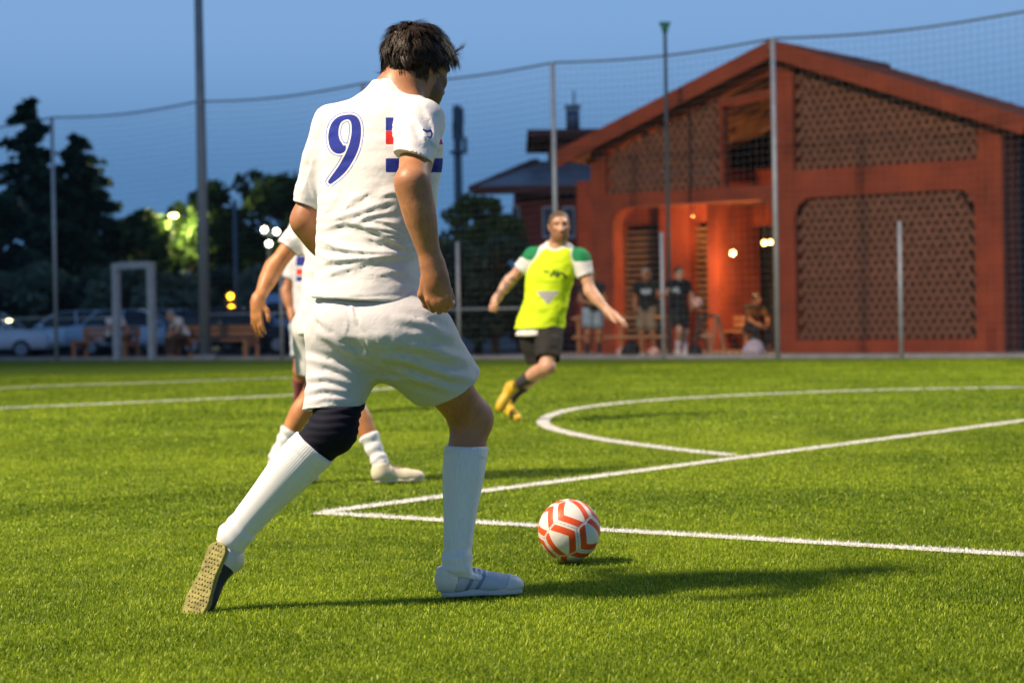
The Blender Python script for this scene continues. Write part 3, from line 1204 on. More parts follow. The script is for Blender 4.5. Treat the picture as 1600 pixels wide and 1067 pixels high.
mast = empty('light_mast', fen(-14.62, 0))
tag(mast, 'thick grey lighting mast rising out of the picture behind the players', 'mast')
MB().tube([fen(-14.62, -.05), fen(-14.62, 4), fen(-14.62, 11.5)], [.135, .115, .08], 14).build('pole', mat('mast_grey', (.20, .23, .27), .5, .12, 5, metal=.2), mast)
MB().box(fen(-14.62, .06), (.5, .5, .12)).build('base_plate', mat('mast_grey', (.16, .18, .21)), mast)
b = MB()
b.box(fen(-14.62, 11.5), (1.6, .12, .12), (np.append(E1, 0), np.append(E2, 0), V(0, 0, 1)))
b.build('crossarm', mat('mast_grey', (.16, .18, .21)), mast)

# ------------------------------------------------------------------ the red club house with pierced brick screens
stucco = mat('stucco_red', (.30, .053, .017), .9, .28, 1.6, .5, 60)
brickm = mat('brick_brown', (.24, .098, .054), .9, .5, 14, .4, 80)
tilem = mat('roof_tile', (.30, .085, .045), .85, .3, 5, .3, 40)
timber = mat('timber', (.26, .13, .055), .7, .25, 8, .2, 40)
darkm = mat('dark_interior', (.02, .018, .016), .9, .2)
AXF = (np.append(E1, 0), np.append(E2, 0), V(0, 0, 1))
def fbox(b, s0, s1, z0, z1, o0, o1):
    return b.box(fac((s0 + s1) / 2, (z0 + z1) / 2, (o0 + o1) / 2), (s1 - s0, o1 - o0, z1 - z0), AXF)
EV, RG, SR = 4.38, 6.06, -2.48                # eave and ridge heights of the wall, ridge position
SL, SRt = -7.2, 2.26
def roof_z(s):
    return RG - (RG - EV) * (abs(s - SR) / ((SR - SL) if s < SR else (SRt - SR)))
def clubhouse():
    root = empty('clubhouse', fac(SR, 0))
    tag(root, 'red stucco gabled clubhouse with pierced brick screens and a lamplit porch', 'building')
    org = tuple(root.location)
    D = .38                                   # wall thickness
    b = MB()
    fbox(b, SL, -6.65, 0, 2.75, 0, D)                       # left pier
    fbox(b, -2.71, -2.2, 0, 2.75, 0, D)                     # middle pier
    fbox(b, 1.7, SRt, 0, 2.75, 0, D)                        # right pier
    fbox(b, -2.2, 1.7, 0, .27, 0, D)                        # plinth under the brick screen
    def arch_band(s0, s1, z0, z1, zt, r):
        """wall above an opening with rounded top corners"""
        pts = [(s0, z1), (s0, z0)]
        for k in range(0, 7):
            w = math.pi / 2 * k / 6
            pts.append((s0 + r - r * math.cos(w), z0 + (zt - z0) * math.sin(w)))
        for k in range(0, 7):
            w = math.pi / 2 * (1 - k / 6)
            pts.append((s1 - r + r * math.cos(w), z0 + (zt - z0) * math.sin(w)))
        pts += [(s1, z0), (s1, z1)]
        b.prism([fac(s, z, 0) for s, z in pts], np.append(E2, 0) * D)
    arch_band(-6.65, -2.71, 2.75, 3.47, 3.16, .38)
    arch_band(-2.2, 1.7, 2.75, 3.72, 3.15, .38)
    fbox(b, SL, -6.65, 2.75, 3.47, 0, D)
    fbox(b, -2.71, -2.2, 2.75, 3.47, 0, D)
    fbox(b, 1.7, SRt, 2.75, 3.72, 0, D)
    def gable(s0, s1, z0, top=0.0, D0=0, D1=D):
        pts = [(s0, z0), (s1, z0), (s1, roof_z(s1) - top)]
        if s0 < SR < s1:
            pts.append((SR, roof_z(SR) - top))
        pts.append((s0, roof_z(s0) - top))
        b.prism([fac(s, z, D0) for s, z in pts], np.append(E2, 0) * (D1 - D0))
    gable(SL, -6.82, 3.47)
    gable(-2.71, -2.2, 3.47)
    gable(1.77, SRt, 3.72)
    # strip right under the roof
    for (s0, s1) in ((-6.82, -2.71), (-2.2, 1.77)):
        pts = [(s0, roof_z(s0)), (s0, roof_z(s0) - .10), (s1, roof_z(s1) - .10), (s1, roof_z(s1))]
        b.prism([fac(s, z, 0.01) for s, z in pts], np.append(E2, 0) * (D - .02))
    # tie beam over the open upper bay
    b.bar(fac(-3.93, 5.22, .15), fac(-2.71, 5.36, .15), .3, .14)
    # side walls of the hall
    fbox(b, SRt - .35, SRt, 0, EV, D, .75)
    b.build('wall', stucco, root)
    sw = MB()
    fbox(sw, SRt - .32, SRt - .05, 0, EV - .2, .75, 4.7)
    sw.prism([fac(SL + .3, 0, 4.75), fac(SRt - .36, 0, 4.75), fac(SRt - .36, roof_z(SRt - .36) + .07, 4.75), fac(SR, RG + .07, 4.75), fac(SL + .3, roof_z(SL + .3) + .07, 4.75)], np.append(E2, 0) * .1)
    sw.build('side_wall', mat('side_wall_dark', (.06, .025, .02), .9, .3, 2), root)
    # inner wall of the porch, with pillars and screens
    O = 3.6
    w = MB()
    s_of = lambda u: fac_px(u, 450, O)[0]
    z_of = lambda u, v: fac_px(u, v, O)[1]
    sa, sb, sc_, sd, se, sf_ = s_of(930), s_of(973), s_of(1042), s_of(1086), s_of(1136), s_of(1178)
    ztop = z_of(1000, 352)
    fbox(w, sa - .5, sb, 0, EV - .3, O, O + .3)
    fbox(w, sc_, sd, 0, EV - .3, O - .28, O + .3)
    fbox(w, se, sf_, 0, EV - .3, O, O + .3)
    fbox(w, sb, sc_, ztop, EV - .3, O, O + .3)
    fbox(w, sd, se, ztop, EV - .3, O, O + .3)
    fbox(w, sf_, s_of(1212), ztop - .15, EV - .3, O, O + .3)
    fbox(w, sb, sc_, 0, .25, O, O + .3)
    fbox(w, sd, se, 0, .25, O, O + .3)
    fbox(w, sf_ - .26, sf_ - .001, 0, EV - .3, O - 1.6, O - .001)      # short cross wall beside the doorway
    w.build('porch_wall', stucco, root)
    sl = MB()
    k = 0
    for (x0, x1) in ((sb, sc_), (sd, se)):
        for z in np.arange(.30, ztop - .05, .145):
            MB2 = MB()
            fbox(MB2, x0 + .004, x1 - .004, z, z + .07, O + .06, O + .2)
            MB2.build('slat', timber, root)
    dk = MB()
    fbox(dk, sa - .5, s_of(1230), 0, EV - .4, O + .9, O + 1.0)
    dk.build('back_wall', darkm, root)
    # timber posts and wall plate in the porch
    t = MB()
    for u in (1127, 1141):
        s0 = fac_px(u, 450, 3.0)[0]
        fbox(t, s0 - .05, s0 + .05, 0, EV - .1, 2.95, 3.05)
    t.build('timber_post', timber, root)
    # floor of the porch
    fl = MB()
    fbox(fl, SL + .02, SRt - .4, -.02, .03, .02, 5.4)
    fl.build('porch_floor', mat('terrazzo', (.22, .14, .10), .7, .2, 4), root)
    # first-floor edge inside: soffit of the porch
    for k in range(8):
        r_ = MB()
        x = -5.0 + k * .42
        fbox(r_, x, x + .09, 3.26, 3.40, .4, O)
        r_.build('joist', timber, root)
    # rafters along the slope, one behind the other
    for k in range(8):
        o = .55 + k * .55
        for sgn, e in ((-1, SL - .45), (1, SRt + .45)):
            r_ = MB()
            za = RG - (RG - EV) * abs(e - SR) / (SR - SL)
            r_.bar(fac(SR + sgn * .04, RG + .0, o), fac(e, za + .0, o), .09, .14)
            r_.build('rafter', timber, root)
    # roof: two slabs, verge boards and tiles
    rf = MB()
    for sgn, e in ((-1, SL - .62), (1, SRt + .62)):
        za = RG - (RG - EV) * abs(e - SR) / (SR - SL)
        n = nrm(np.append(E1, 0) * sgn * (RG - EV) + V(0, 0, 1) * (SR - SL))
        pts = [fac(SR, RG + .075, -.38), fac(e, za + .075, -.38), fac(e, za + .075, 4.9), fac(SR, RG + .075, 4.9)]
        rf.prism(pts, V(0, 0, .06))
    ro = rf.build('roof', timber, root)
    vb = MB()
    for sgn, e in ((-1, SL - .66), (1, SRt + .66)):
        za = RG - (RG - EV) * abs(e - SR) / (SR - SL)
        vb.bar(fac(SR + sgn * .03, RG + .10, -.42), fac(e, za + .10, -.42), .07, .33)
    vb.build('verge_board', stucco, ro, org)
    tl = None
    nrow = 22
    cnt = 0
    rr = random.Random(4)
    tile_me = {}
    for sgn, e in ((-1, SL - .7), (1, SRt + .7)):
        za = RG - (RG - EV) * abs(e - SR) / (SR - SL)
        dvec = (fac(e, za, 0) - fac(SR, RG, 0))
        ln = np.linalg.norm(dvec); dvec = dvec / ln
        side = np.append(E2, 0)
        upv = nrm(np.cross(dvec, side)); upv = upv if upv[2] > 0 else -upv
        me = bpy.data.meshes.new('tile')
        vs, fs = [], []
        for i, l in enumerate((0, .42)):
            for k in range(7):
                w_ = math.pi * k / 6
                vs.append(tuple(dvec * l + side * (.11 * math.cos(w_)) * (1.1 - .2 * i * 0) + upv * (.075 * math.sin(w_) + (.02 if i else 0))))
        for k in range(6):
            fs.append((k, k + 1, k + 8, k + 7))
        me.from_pydata(vs, [], fs)
        me.materials.append(tilem)
        nr = int(ln / .36)
        for j in range(nr):
            for c in range(3):                   # the rows one can tell apart along the verge
                o = link_mesh('tile', me, ro)
                p = fac(SR, RG + .155, -.33 + c * .23) + dvec * (j * .36) - np.array(org) + upv * rr.uniform(-.012, .014)
                o.location = p
                cnt += 1
        rest = MB()
        for j in range(nr):
            for c in range(3, 22):
                o_ = fac(SR, RG + .155, -.33 + c * .23) + dvec * (j * .36)
                rest.add([np.array(v_) + o_ for v_ in vs], fs)
        tag(rest.build('tile_field', tilem, ro, org), kind='stuff')
    rd = MB()
    rd.tube([fac(SR, RG + .2, -.45), fac(SR, RG + .2, 4.9)], .11, 8)
    rd.build('ridge_tile', tilem, ro, org)
    # pierced brick screens
    hd = bpy.data.meshes.new('brick_header'); st = bpy.data.meshes.new('brick_stretcher')
    def brick_mesh(me, lx, ly, lz):
        bb = MB(); bb.box((0, 0, 0), (lx, ly, lz), AXF)
        me.from_pydata(bb.v, [], bb.f); me.materials.append(brickm)
    brick_mesh(hd, .098, .24, .074); brick_mesh(st, .238, .118, .066)
    spots = []
    def screen(s0, s1, z0, ztopf, inside, o):
        z = z0; row = 0
        while z < ztopf:
            if row % 2 == 0:
                x = s0 + (.088 if (row // 2) % 2 else 0)
                while x < s1 - .03:
                    if inside(x + .03, z + .07) and inside(x + .09, z + .07):
                        spots.append((hd, x + .059, z + .035, o + .13))
                    x += .176
            else:
                x = s0 - (.125 if (row // 2) % 2 else 0)
                while x < s1:
                    c = x + .119
                    if c - .05 > s0 and c + .05 < s1 and inside(c - .1, z + .07) and inside(c + .1, z + .07):
                        spots.append((st, c, z + .037, o + .085))
                    x += .25
            z += (.0775 if row % 2 == 0 else .0695); row += 1
    def ins_lr(s, z):
        if z > 3.15: return False
        if z > 2.75:
            for cx_, sg in ((-2.2 + .38, -1), (1.7 - .38, 1)):
                if (s - cx_) * sg > 0 and ((s - cx_) / .38) ** 2 + ((z - 2.75) / .4) ** 2 > 1: return False
        return True
    screen(-2.18, 1.69, .285, 3.15, ins_lr, .06)
    screen(-2.18, 1.76, 3.73, 6, lambda s, z: z < roof_z(s) - .11, .06)
    screen(-6.81, -3.93, 3.48, 6, lambda s, z: z < roof_z(s) - .11, .06)
    rest = MB()
    for i, (me, s, z, o) in enumerate(spots):
        if i < 300:
            ob = link_mesh('brick', me, root)
            ob.location = fac(s, z, o + rr.uniform(-.008, .008)) - np.array(org)
        else:
            j = .008 * (rr.random() * 2 - 1)
            rest.box(fac(s, z, o + j), ((.098, .24, .074) if me is hd else (.238, .118, .066)), AXF)
    tag(rest.build('brick_screen', brickm, root), kind='stuff')
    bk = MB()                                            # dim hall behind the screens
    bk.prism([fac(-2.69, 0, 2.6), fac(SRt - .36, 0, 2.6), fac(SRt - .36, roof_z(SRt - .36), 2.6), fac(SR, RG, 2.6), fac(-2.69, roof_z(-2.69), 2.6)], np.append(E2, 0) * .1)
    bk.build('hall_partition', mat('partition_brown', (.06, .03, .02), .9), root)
    fr = MB()
    fbox(fr, -3.98, -3.90, 3.47, 5.30, .05, .30)
    fr.build('jamb', stucco, root)
    # porch lamps
    for u, v, o, r in ((1145, 395, 1.3, .055), (1194, 379, .7, .05), (1204, 378, .7, .045), (1083, 338, 2.5, .018)):
        s, z = fac_px(u, v, o)
        lp = empty('porch_lamp', fac(s, z, o))
        tag(lp, {1145: 'round glowing lamp hanging in the middle of the porch', 1083: 'small glowing wall lamp under the porch beam, left of the hanging lamp', 1194: 'glowing lamp left of a pair beside the porch pier', 1204: 'glowing lamp right of a pair beside the porch pier'}[u], 'lamp', 'lit porch lamps')
        bu = MB(); bu.sphere((0, 0, 0), r, 14, 9)
        bu.build('bulb', mat('lamp_dim', (1, .7, .4), .5, 0, emit=(1.0, .5, .15), estr=2) if u == 1083 else mat('lamp_glow', (1, .8, .5), .5, 0, emit=(1.0, .62, .20), estr=9), lp, (0, 0, 0))
        cb = MB(); cb.tube([(0, 0, r * .8), (0, 0, 3.25 - z)], .012, 5)
        cb.build('cord', darkm, lp, (0, 0, 0))
        l = bpy.data.lights.new('porch_lamp_light', 'POINT')
        l.energy = {1145: 160, 1083: 120}.get(u, 45)
        l.color = (1.0, .55, .20)
        l.shadow_soft_size = .1
        lo_ = bpy.data.objects.new('porch_lamp_light', l)
        COL.objects.link(lo_)
        lo_.parent = lp
        lo_.location = (E1[0] * 0 - E2[0] * .0, 0, -r - .12)
    return root
clubhouse()

# ------------------------------------------------------------------ red house with blue-grey roof behind, at left of the club house
def red_house():
    Yh = 58.0
    c = at(850, 520, Yh)
    root = empty('house', (c[0], c[1], 0))
    tag(root, 'dark red house with grey-blue roof between the trees and the clubhouse', 'house')
    org = tuple(root.location)
    wm = mat('house_red', (.20, .035, .025), .9, .2, 2, .3, 40)
    rm = mat('house_roof_blue', (.14, .17, .21), .45, .2, 3)
    tm = mat('house_trim', (.11, .03, .025), .8, .2)
    Q = lambda u, v, d=0: at(u, v, Yh + d)
    b = MB()
    zb = Q(800, 290)[2]
    x0, x1, xl = Q(765, 300)[0], Q(1000, 300)[0], Q(840, 300)[0]
    b.box(((x0 + x1) / 2 + .4, Yh + 4, zb / 2 - .1), (x1 - x0 - .6, 7.6, zb + .2))
    zt = Q(845, 205)[2]
    b.box(((xl + x1) / 2 + .4, Yh + 5, (zb + zt) / 2), (x1 - xl - .1, 5, zt - zb - .02))
    b.build('wall', wm, root)
    r = MB()                                            # lean-to roof
    za, zc = Q(765, 297)[2], Q(850, 248)[2]
    r.prism([V(x0 - .4, Yh - .3, za), V(x1, Yh - .3, za), V(x1, Yh + 2.6, zc), V(xl - .1, Yh + 2.6, zc)], V(0, 0, .12))
    ro = r.build('roof', rm, root)
    g = MB()
    g.bar(V(x0 - .5, Yh - .33, za + .02), V(xl + .0, Yh + 2.55, zc + .12), .25, .16)
    g.bar(V(x0 - .5, Yh - .36, za - .04), V(x1, Yh - .36, za - .04), .12, .22)
    g.box(((xl + x1) / 2 + .2, Yh + 4.8, zt + .1), (x1 - xl + .9, 6, .22))
    g.build('fascia', tm, root)
    for (u0, v0, u1, v1) in ((848, 322, 866, 372), (880, 322, 898, 372), (800, 322, 812, 352), (806, 470, 840, 500)):
        p, q = Q(u0, v1), Q(u1, v0)
        w = MB(); w.box(((p[0] + q[0]) / 2, Yh + .17, (p[2] + q[2]) / 2), (q[0] - p[0], .1, q[2] - p[2]))
        wo = w.build('window', mat('window_frame_white', (.45, .47, .5), .6, .1), root)
        w = MB(); w.box(((p[0] + q[0]) / 2, Yh + .12, (p[2] + q[2]) / 2), ((q[0] - p[0]) * .72, .03, (q[2] - p[2]) * .85))
        w.build('pane', mat('pane_blue', (.05, .08, .13), .15, .1), wo, org)
    ch = MB()
    cp = Q(895, 190, 5)
    ch.tube([cp - V(0, 0, .3), cp + V(0, 0, .35)], .22, 10)
    ch.box(cp + V(0, 0, .45), (.5, .5, .08))
    ch.tube([cp + V(.05, 0, .4), cp + V(.05, 0, .95)], .03, 6)
    ch.build('chimney', mat('chimney_metal', (.12, .17, .22), .5, .2, metal=.3), root)
red_house()

# ------------------------------------------------------------------ poles and far lamps
def pole_thing(name, label, cat, u, vt, Y, r, m, vb=None, extra=None):
    t = at(u, vt, Y)
    root = empty(name, (t[0], t[1], -.21 if Y > 50 else 0))
    tag(root, label, cat)
    MB().tube([V(t[0], t[1], root.location[2] - .05), V(t[0], t[1], t[2])], [r, r * .8], 8).build('pole', m, root)
    if extra:
        extra(root, t)
    return root
gm = mat('pole_green_grey', (.08, .11, .11), .6, .2, metal=.2)
def flag_top(root, t):
    b = MB(); b.tube([t + V(0, 0, -.05), t + V(0, 0, .12)], [.05, .09], 8); b.box(t + V(.0, 0, .14), (.22, .16, .05))
    b.build('cap', mat('cap_green', (.03, .2, .09), .6), root)
s_, z_ = fac_px(1040, 45, -1.2)
pp = fac(s_, 0, -1.2)
pole_thing('slim_pole', 'slim dark pole with a small green cap in front of the clubhouse', 'pole', 1039, 48, pp[1], .045, gm, extra=flag_top)
def tower_head(root, t):
    m = mat('tower_grey', (.10, .15, .19), .7, .2)
    for k, (dz, dx) in enumerate(((-.8, .0), (-1.9, .12), (-3.0, .2))):
        for w in range(3):
            a = w * 2.1 + k
            MB().box(t + V(math.cos(a) * .35 + dx, math.sin(a) * .35, dz), (.3, .3, 1.2)).build('panel', m, root)
    MB().tube([t + V(0, 0, -3.6), t + V(0, 0, -3.4)], .6, 10).build('platform', m, root)
pole_thing('phone_mast', 'distant telecom mast with stacked panels above the dark trees', 'mast', 714, 165, 150, .36, mat('tower_grey', (.10, .15, .19), .7, .2), extra=tower_head)
def glow(root, pts, rad, colr, st, nm='lamp'):
    for p in pts:
        b = MB(); b.sphere(p, rad, 12, 8)
        b.build(nm, mat('glow_%s' % nm, colr, .5, 0, emit=colr, estr=st), root)
def far_flood(root, t):
    glow(root, [at(413, 359, 78), at(432, 362, 78), at(420, 381, 78)], .10, (1.0, .9, .66), 20, 'floodlight_lamp')
    MB().bar(at(408, 364, 78.3), at(438, 366, 78.3), .1).build('crossarm', gm, root)
    MB().bar(at(414, 383, 78.3), at(426, 383, 78.3), .1).build('crossarm', gm, root)
pole_thing('floodlight_pole', 'distant pole with three bright white floodlights beside the sleeve', 'floodlight', 420, 352, 78.4, .07, gm, extra=far_flood)
def amber(root, t):
    glow(root, [at(360, 463, 62), at(362, 481, 62), at(357, 484, 62)], .09, (1.0, .48, .02), 12, 'amber_lamp')
    MB().box(at(361, 473, 62.15), (.3, .12, .7)).build('backboard', darkm, root)
pole_thing('signal_pole', 'pole with two glowing amber lights behind the parked cars', 'signal', 366, 312, 62.3, .07, mat('pole_blue_grey', (.10, .13, .17), .6), extra=amber)
sl_p = at(271, 336, 84)
def slamp(root, t):
    b = MB(); b.sphere(at(271, 337, 83.6), (.2, .16, .1), 12, 7)
    b.build('lamp_head', mat('street_glow', (1, .9, .5), .5, 0, emit=(1.0, .80, .25), estr=5), root)
    l = bpy.data.lights.new('street_lamp_light', 'POINT'); l.energy = 900; l.color = (1.0, .88, .35); l.shadow_soft_size = .2
    o = bpy.data.objects.new('street_lamp_light', l); COL.objects.link(o); o.parent = root
    p = at(276, 345, 82.6); o.location = p - np.array(root.location)
pole_thing('street_lamp', 'lit street lamp glowing yellow among the leaves of the far trees', 'street lamp', 268, 336, 84, .08, gm, extra=slamp)

# ------------------------------------------------------------------ trees
def leaf_cloud(pts, size, rg, flat=.6):
    """quads of random orientation at the given points"""
    n = len(pts)
    a = rg.normal(0, 1, (n, 3)); a /= np.linalg.norm(a, axis=1)[:, None]
    c = rg.normal(0, 1, (n, 3)); b_ = np.cross(a, c); b_ /= np.linalg.norm(b_, axis=1)[:, None] + 1e-9
    s = size * rg.uniform(.6, 1.35, n)[:, None]
    v = np.stack([pts - a * s, pts + b_ * s * .5, pts + a * s, pts - b_ * s * .5], 1).reshape(-1, 3)
    f = np.arange(n * 4).reshape(n, 4)
    return v, f
def tree(name, label, u, vt, Y, w, seed, m, bark, group=None, vbase=None, kind='round', leaves=3600, size=.16, z0=-.21):
    rg = np.random.RandomState(seed)
    top = at(u, vt, Y)
    Hh = top[2] - z0
    root = empty(name, (top[0], top[1], z0))
    tag(root, label, 'tree', group)
    tr = MB()
    R = .04 * Hh * .5 + .05
    lean = rg.normal(0, .03, 2) * Hh
    tip = V(lean[0], lean[1], Hh * (.96 if kind == 'conifer' else .75))
    tr.tube([V(0, 0, -.1), V(lean[0] * .3, lean[1] * .3, Hh * .3), tip * V(.8, .8, .8), tip], [R, R * .75, R * .4, R * .12], 8)
    pts = []
    if kind == 'conifer':
        for k in range(96):
            t = .12 + .87 * (k / 96) ** .9
            zz = Hh * t
            rad = w * (1 - t) ** .95 * rg.uniform(.55, 1.15) + .12
            a = rg.uniform(0, 2 * math.pi)
            e = V(math.cos(a) * rad, math.sin(a) * rad, zz - rad * rg.uniform(.12, .42))
            s = V(lean[0] * t, lean[1] * t, zz)
            tr.tube([s, lerp(s, e, .5) + V(0, 0, .05 * rad), e], [.05, .03, .01], 5)
            n = int(leaves / 96 * (.4 + 1.2 * (1 - t)))
            q = rg.uniform(.12, 1.05, n) ** .8
            P = s + (e - s) * q[:, None] + rg.normal(0, 1, (n, 3)) * V(.17, .17, .07) * (rad * .5 + .22)
            P[:, 2] -= .1 * rad * rg.uniform(0, 1, n)
            pts.append(P)
    else:
        nb = 30
        for k in range(nb):
            t = rg.uniform(.0, 1.0)
            zz = Hh * ((.14 if kind == 'bush' else .30) + (.64 if kind == 'bush' else .55) * t)
            a = rg.uniform(0, 2 * math.pi)
            rad = w * math.sqrt(max(.05, 1 - (2 * t - .85) ** 2 * .8)) * rg.uniform(.45, .95)
            e = V(math.cos(a) * rad, math.sin(a) * rad, zz + Hh * .05)
            s = V(lean[0] * t * .6, lean[1] * t * .6, Hh * (.12 + .5 * t))
            tr.tube([s, lerp(s, e, .55) + V(0, 0, .04 * Hh), e], [.07, .04, .012], 5)
            n = leaves // nb
            d = rg.normal(0, 1, (n, 3)); d /= np.linalg.norm(d, axis=1)[:, None]
            rr_ = rg.uniform(0.35, 1, n) ** .5
            P = e + d * rr_[:, None] * V(.32, .32, .22) * w * rg.uniform(.75, 1.15)
            P[:, 2] = np.minimum(P[:, 2], Hh * rg.uniform(.93, 1.0, n))
            P[:, 2] = np.maximum(P[:, 2], .1)
            pts.append(P)
    tr.build('trunk', bark, root, (0, 0, 0))
    pts = np.concatenate(pts)
    v, f = leaf_cloud(pts, size, rg)
    rn = np.repeat(np.clip(rg.normal(.45, .25, len(pts)) + .5 * vnoise(pts, 1.2), 0, 1), 4)
    link_mesh('crown', mesh_np('crown', v, f, m, False, {'rnd': rn}), root)
    return root
bark = mat('bark', (.07, .05, .035), .95, .3, 10, .5, 30)
lf_dark = leaf_mat('leaf_conifer', (.022, .046, .028), (.055, .10, .05))
lf_green = leaf_mat('leaf_broad', (.03, .062, .018), (.08, .14, .035))
lf_olive = leaf_mat('leaf_olive', (.10, .135, .085), (.23, .28, .19))
lf_bush = leaf_mat('leaf_blue_green', (.03, .06, .04), (.08, .13, .08))
tree('conifer_tree', 'tallest dark conifer with tiered branches at the left edge', 38, 150, 78, 4.2, 1, lf_dark, bark, 'far trees', kind='conifer', leaves=12000, size=.2)
tree('conifer_tree', 'broad dark conifer right of the tallest one, behind the thin post', 122, 208, 80, 5.2, 2, lf_dark, bark, 'far trees', kind='conifer', leaves=14000, size=.2)
tree('conifer_tree', 'dark conifer standing between the two tall ones', 82, 262, 83, 4.2, 21, lf_dark, bark, 'far trees', kind='conifer', leaves=9000, size=.22)
tree('broadleaf_tree', 'dark leafy tree mass at the far left edge under the conifer', -20, 300, 74, 2.6, 3, lf_dark, bark, 'far trees', leaves=3600, size=.2)
tree('broadleaf_tree', 'dark round tree between the conifers and the street lamp', 232, 318, 82, 1.9, 4, lf_green, bark, 'far trees', leaves=3600, size=.2)
tree('broadleaf_tree', 'leafy tree behind the lighting mast, lit yellow by the street lamp', 300, 300, 85, 2.2, 5, lf_green, bark, 'far trees', leaves=4200, size=.2)
tree('broadleaf_tree', 'tallest of the middle trees, right of the lighting mast', 375, 255, 88, 2.8, 6, lf_green, bark, 'far trees', leaves=5200, size=.2)
tree('broadleaf_tree', 'green tree whose top shows left of the number 9 shirt', 440, 262, 86, 2.6, 7, lf_green, bark, 'far trees', leaves=5000, size=.2)
tree('broadleaf_tree', 'tree standing behind the number 9 player', 530, 300, 84, 2.6, 8, lf_green, bark, 'far trees', leaves=2600, size=.22)
tree('broadleaf_tree', 'tree behind the number 9 player, left of the telecom mast', 620, 310, 80, 2.6, 9, lf_green, bark, 'far trees', leaves=2600, size=.22)
tree('broadleaf_tree', 'bushy tree below the telecom mast, beside the red house', 742, 292, 54, 1.5, 10, lf_green, bark, 'far trees', leaves=4200, size=.12)
tree('broadleaf_tree', 'low blue-green tree left of the runner in the bib', 700, 350, 52, 1.5, 11, lf_bush, bark, 'far trees', kind='bush', leaves=3600, size=.12)
tree('broadleaf_tree', 'round blue-green bush right behind the post left of the bib', 770, 345, 51, 1.35, 12, lf_bush, bark, 'far trees', kind='bush', leaves=4200, size=.11)
tree('broadleaf_tree', 'dark tree at the right edge behind the clubhouse', 1600, 190, 56, 1.6, 13, lf_dark, bark, 'far trees', leaves=3000, size=.16)
oliv = [('round olive bush at the far left edge behind the cars', -10, 405, 1.5), ('round olive bush left of the thin left post', 62, 396, 1.6), ('olive bush between the thin left post and the gate frame', 140, 402, 1.5),
        ('olive bush right behind the gate frame', 205, 398, 1.6), ('olive bush left of the lighting mast', 275, 408, 1.5), ('olive bush right of the lighting mast', 345, 402, 1.6), ('olive bush behind the forearm of the second player', 415, 405, 1.6), ('olive bush hidden partly by the number 9 player', 490, 405, 1.6)]
for i, (lab, u, v, w) in enumerate(oliv):
    tree('olive_bush', lab, u, v, 71 + (i % 3) * .8, w, 30 + i, lf_olive if i % 3 != 2 else lf_bush, bark, 'olive bushes behind the car park', kind='bush', leaves=3400, size=.13)

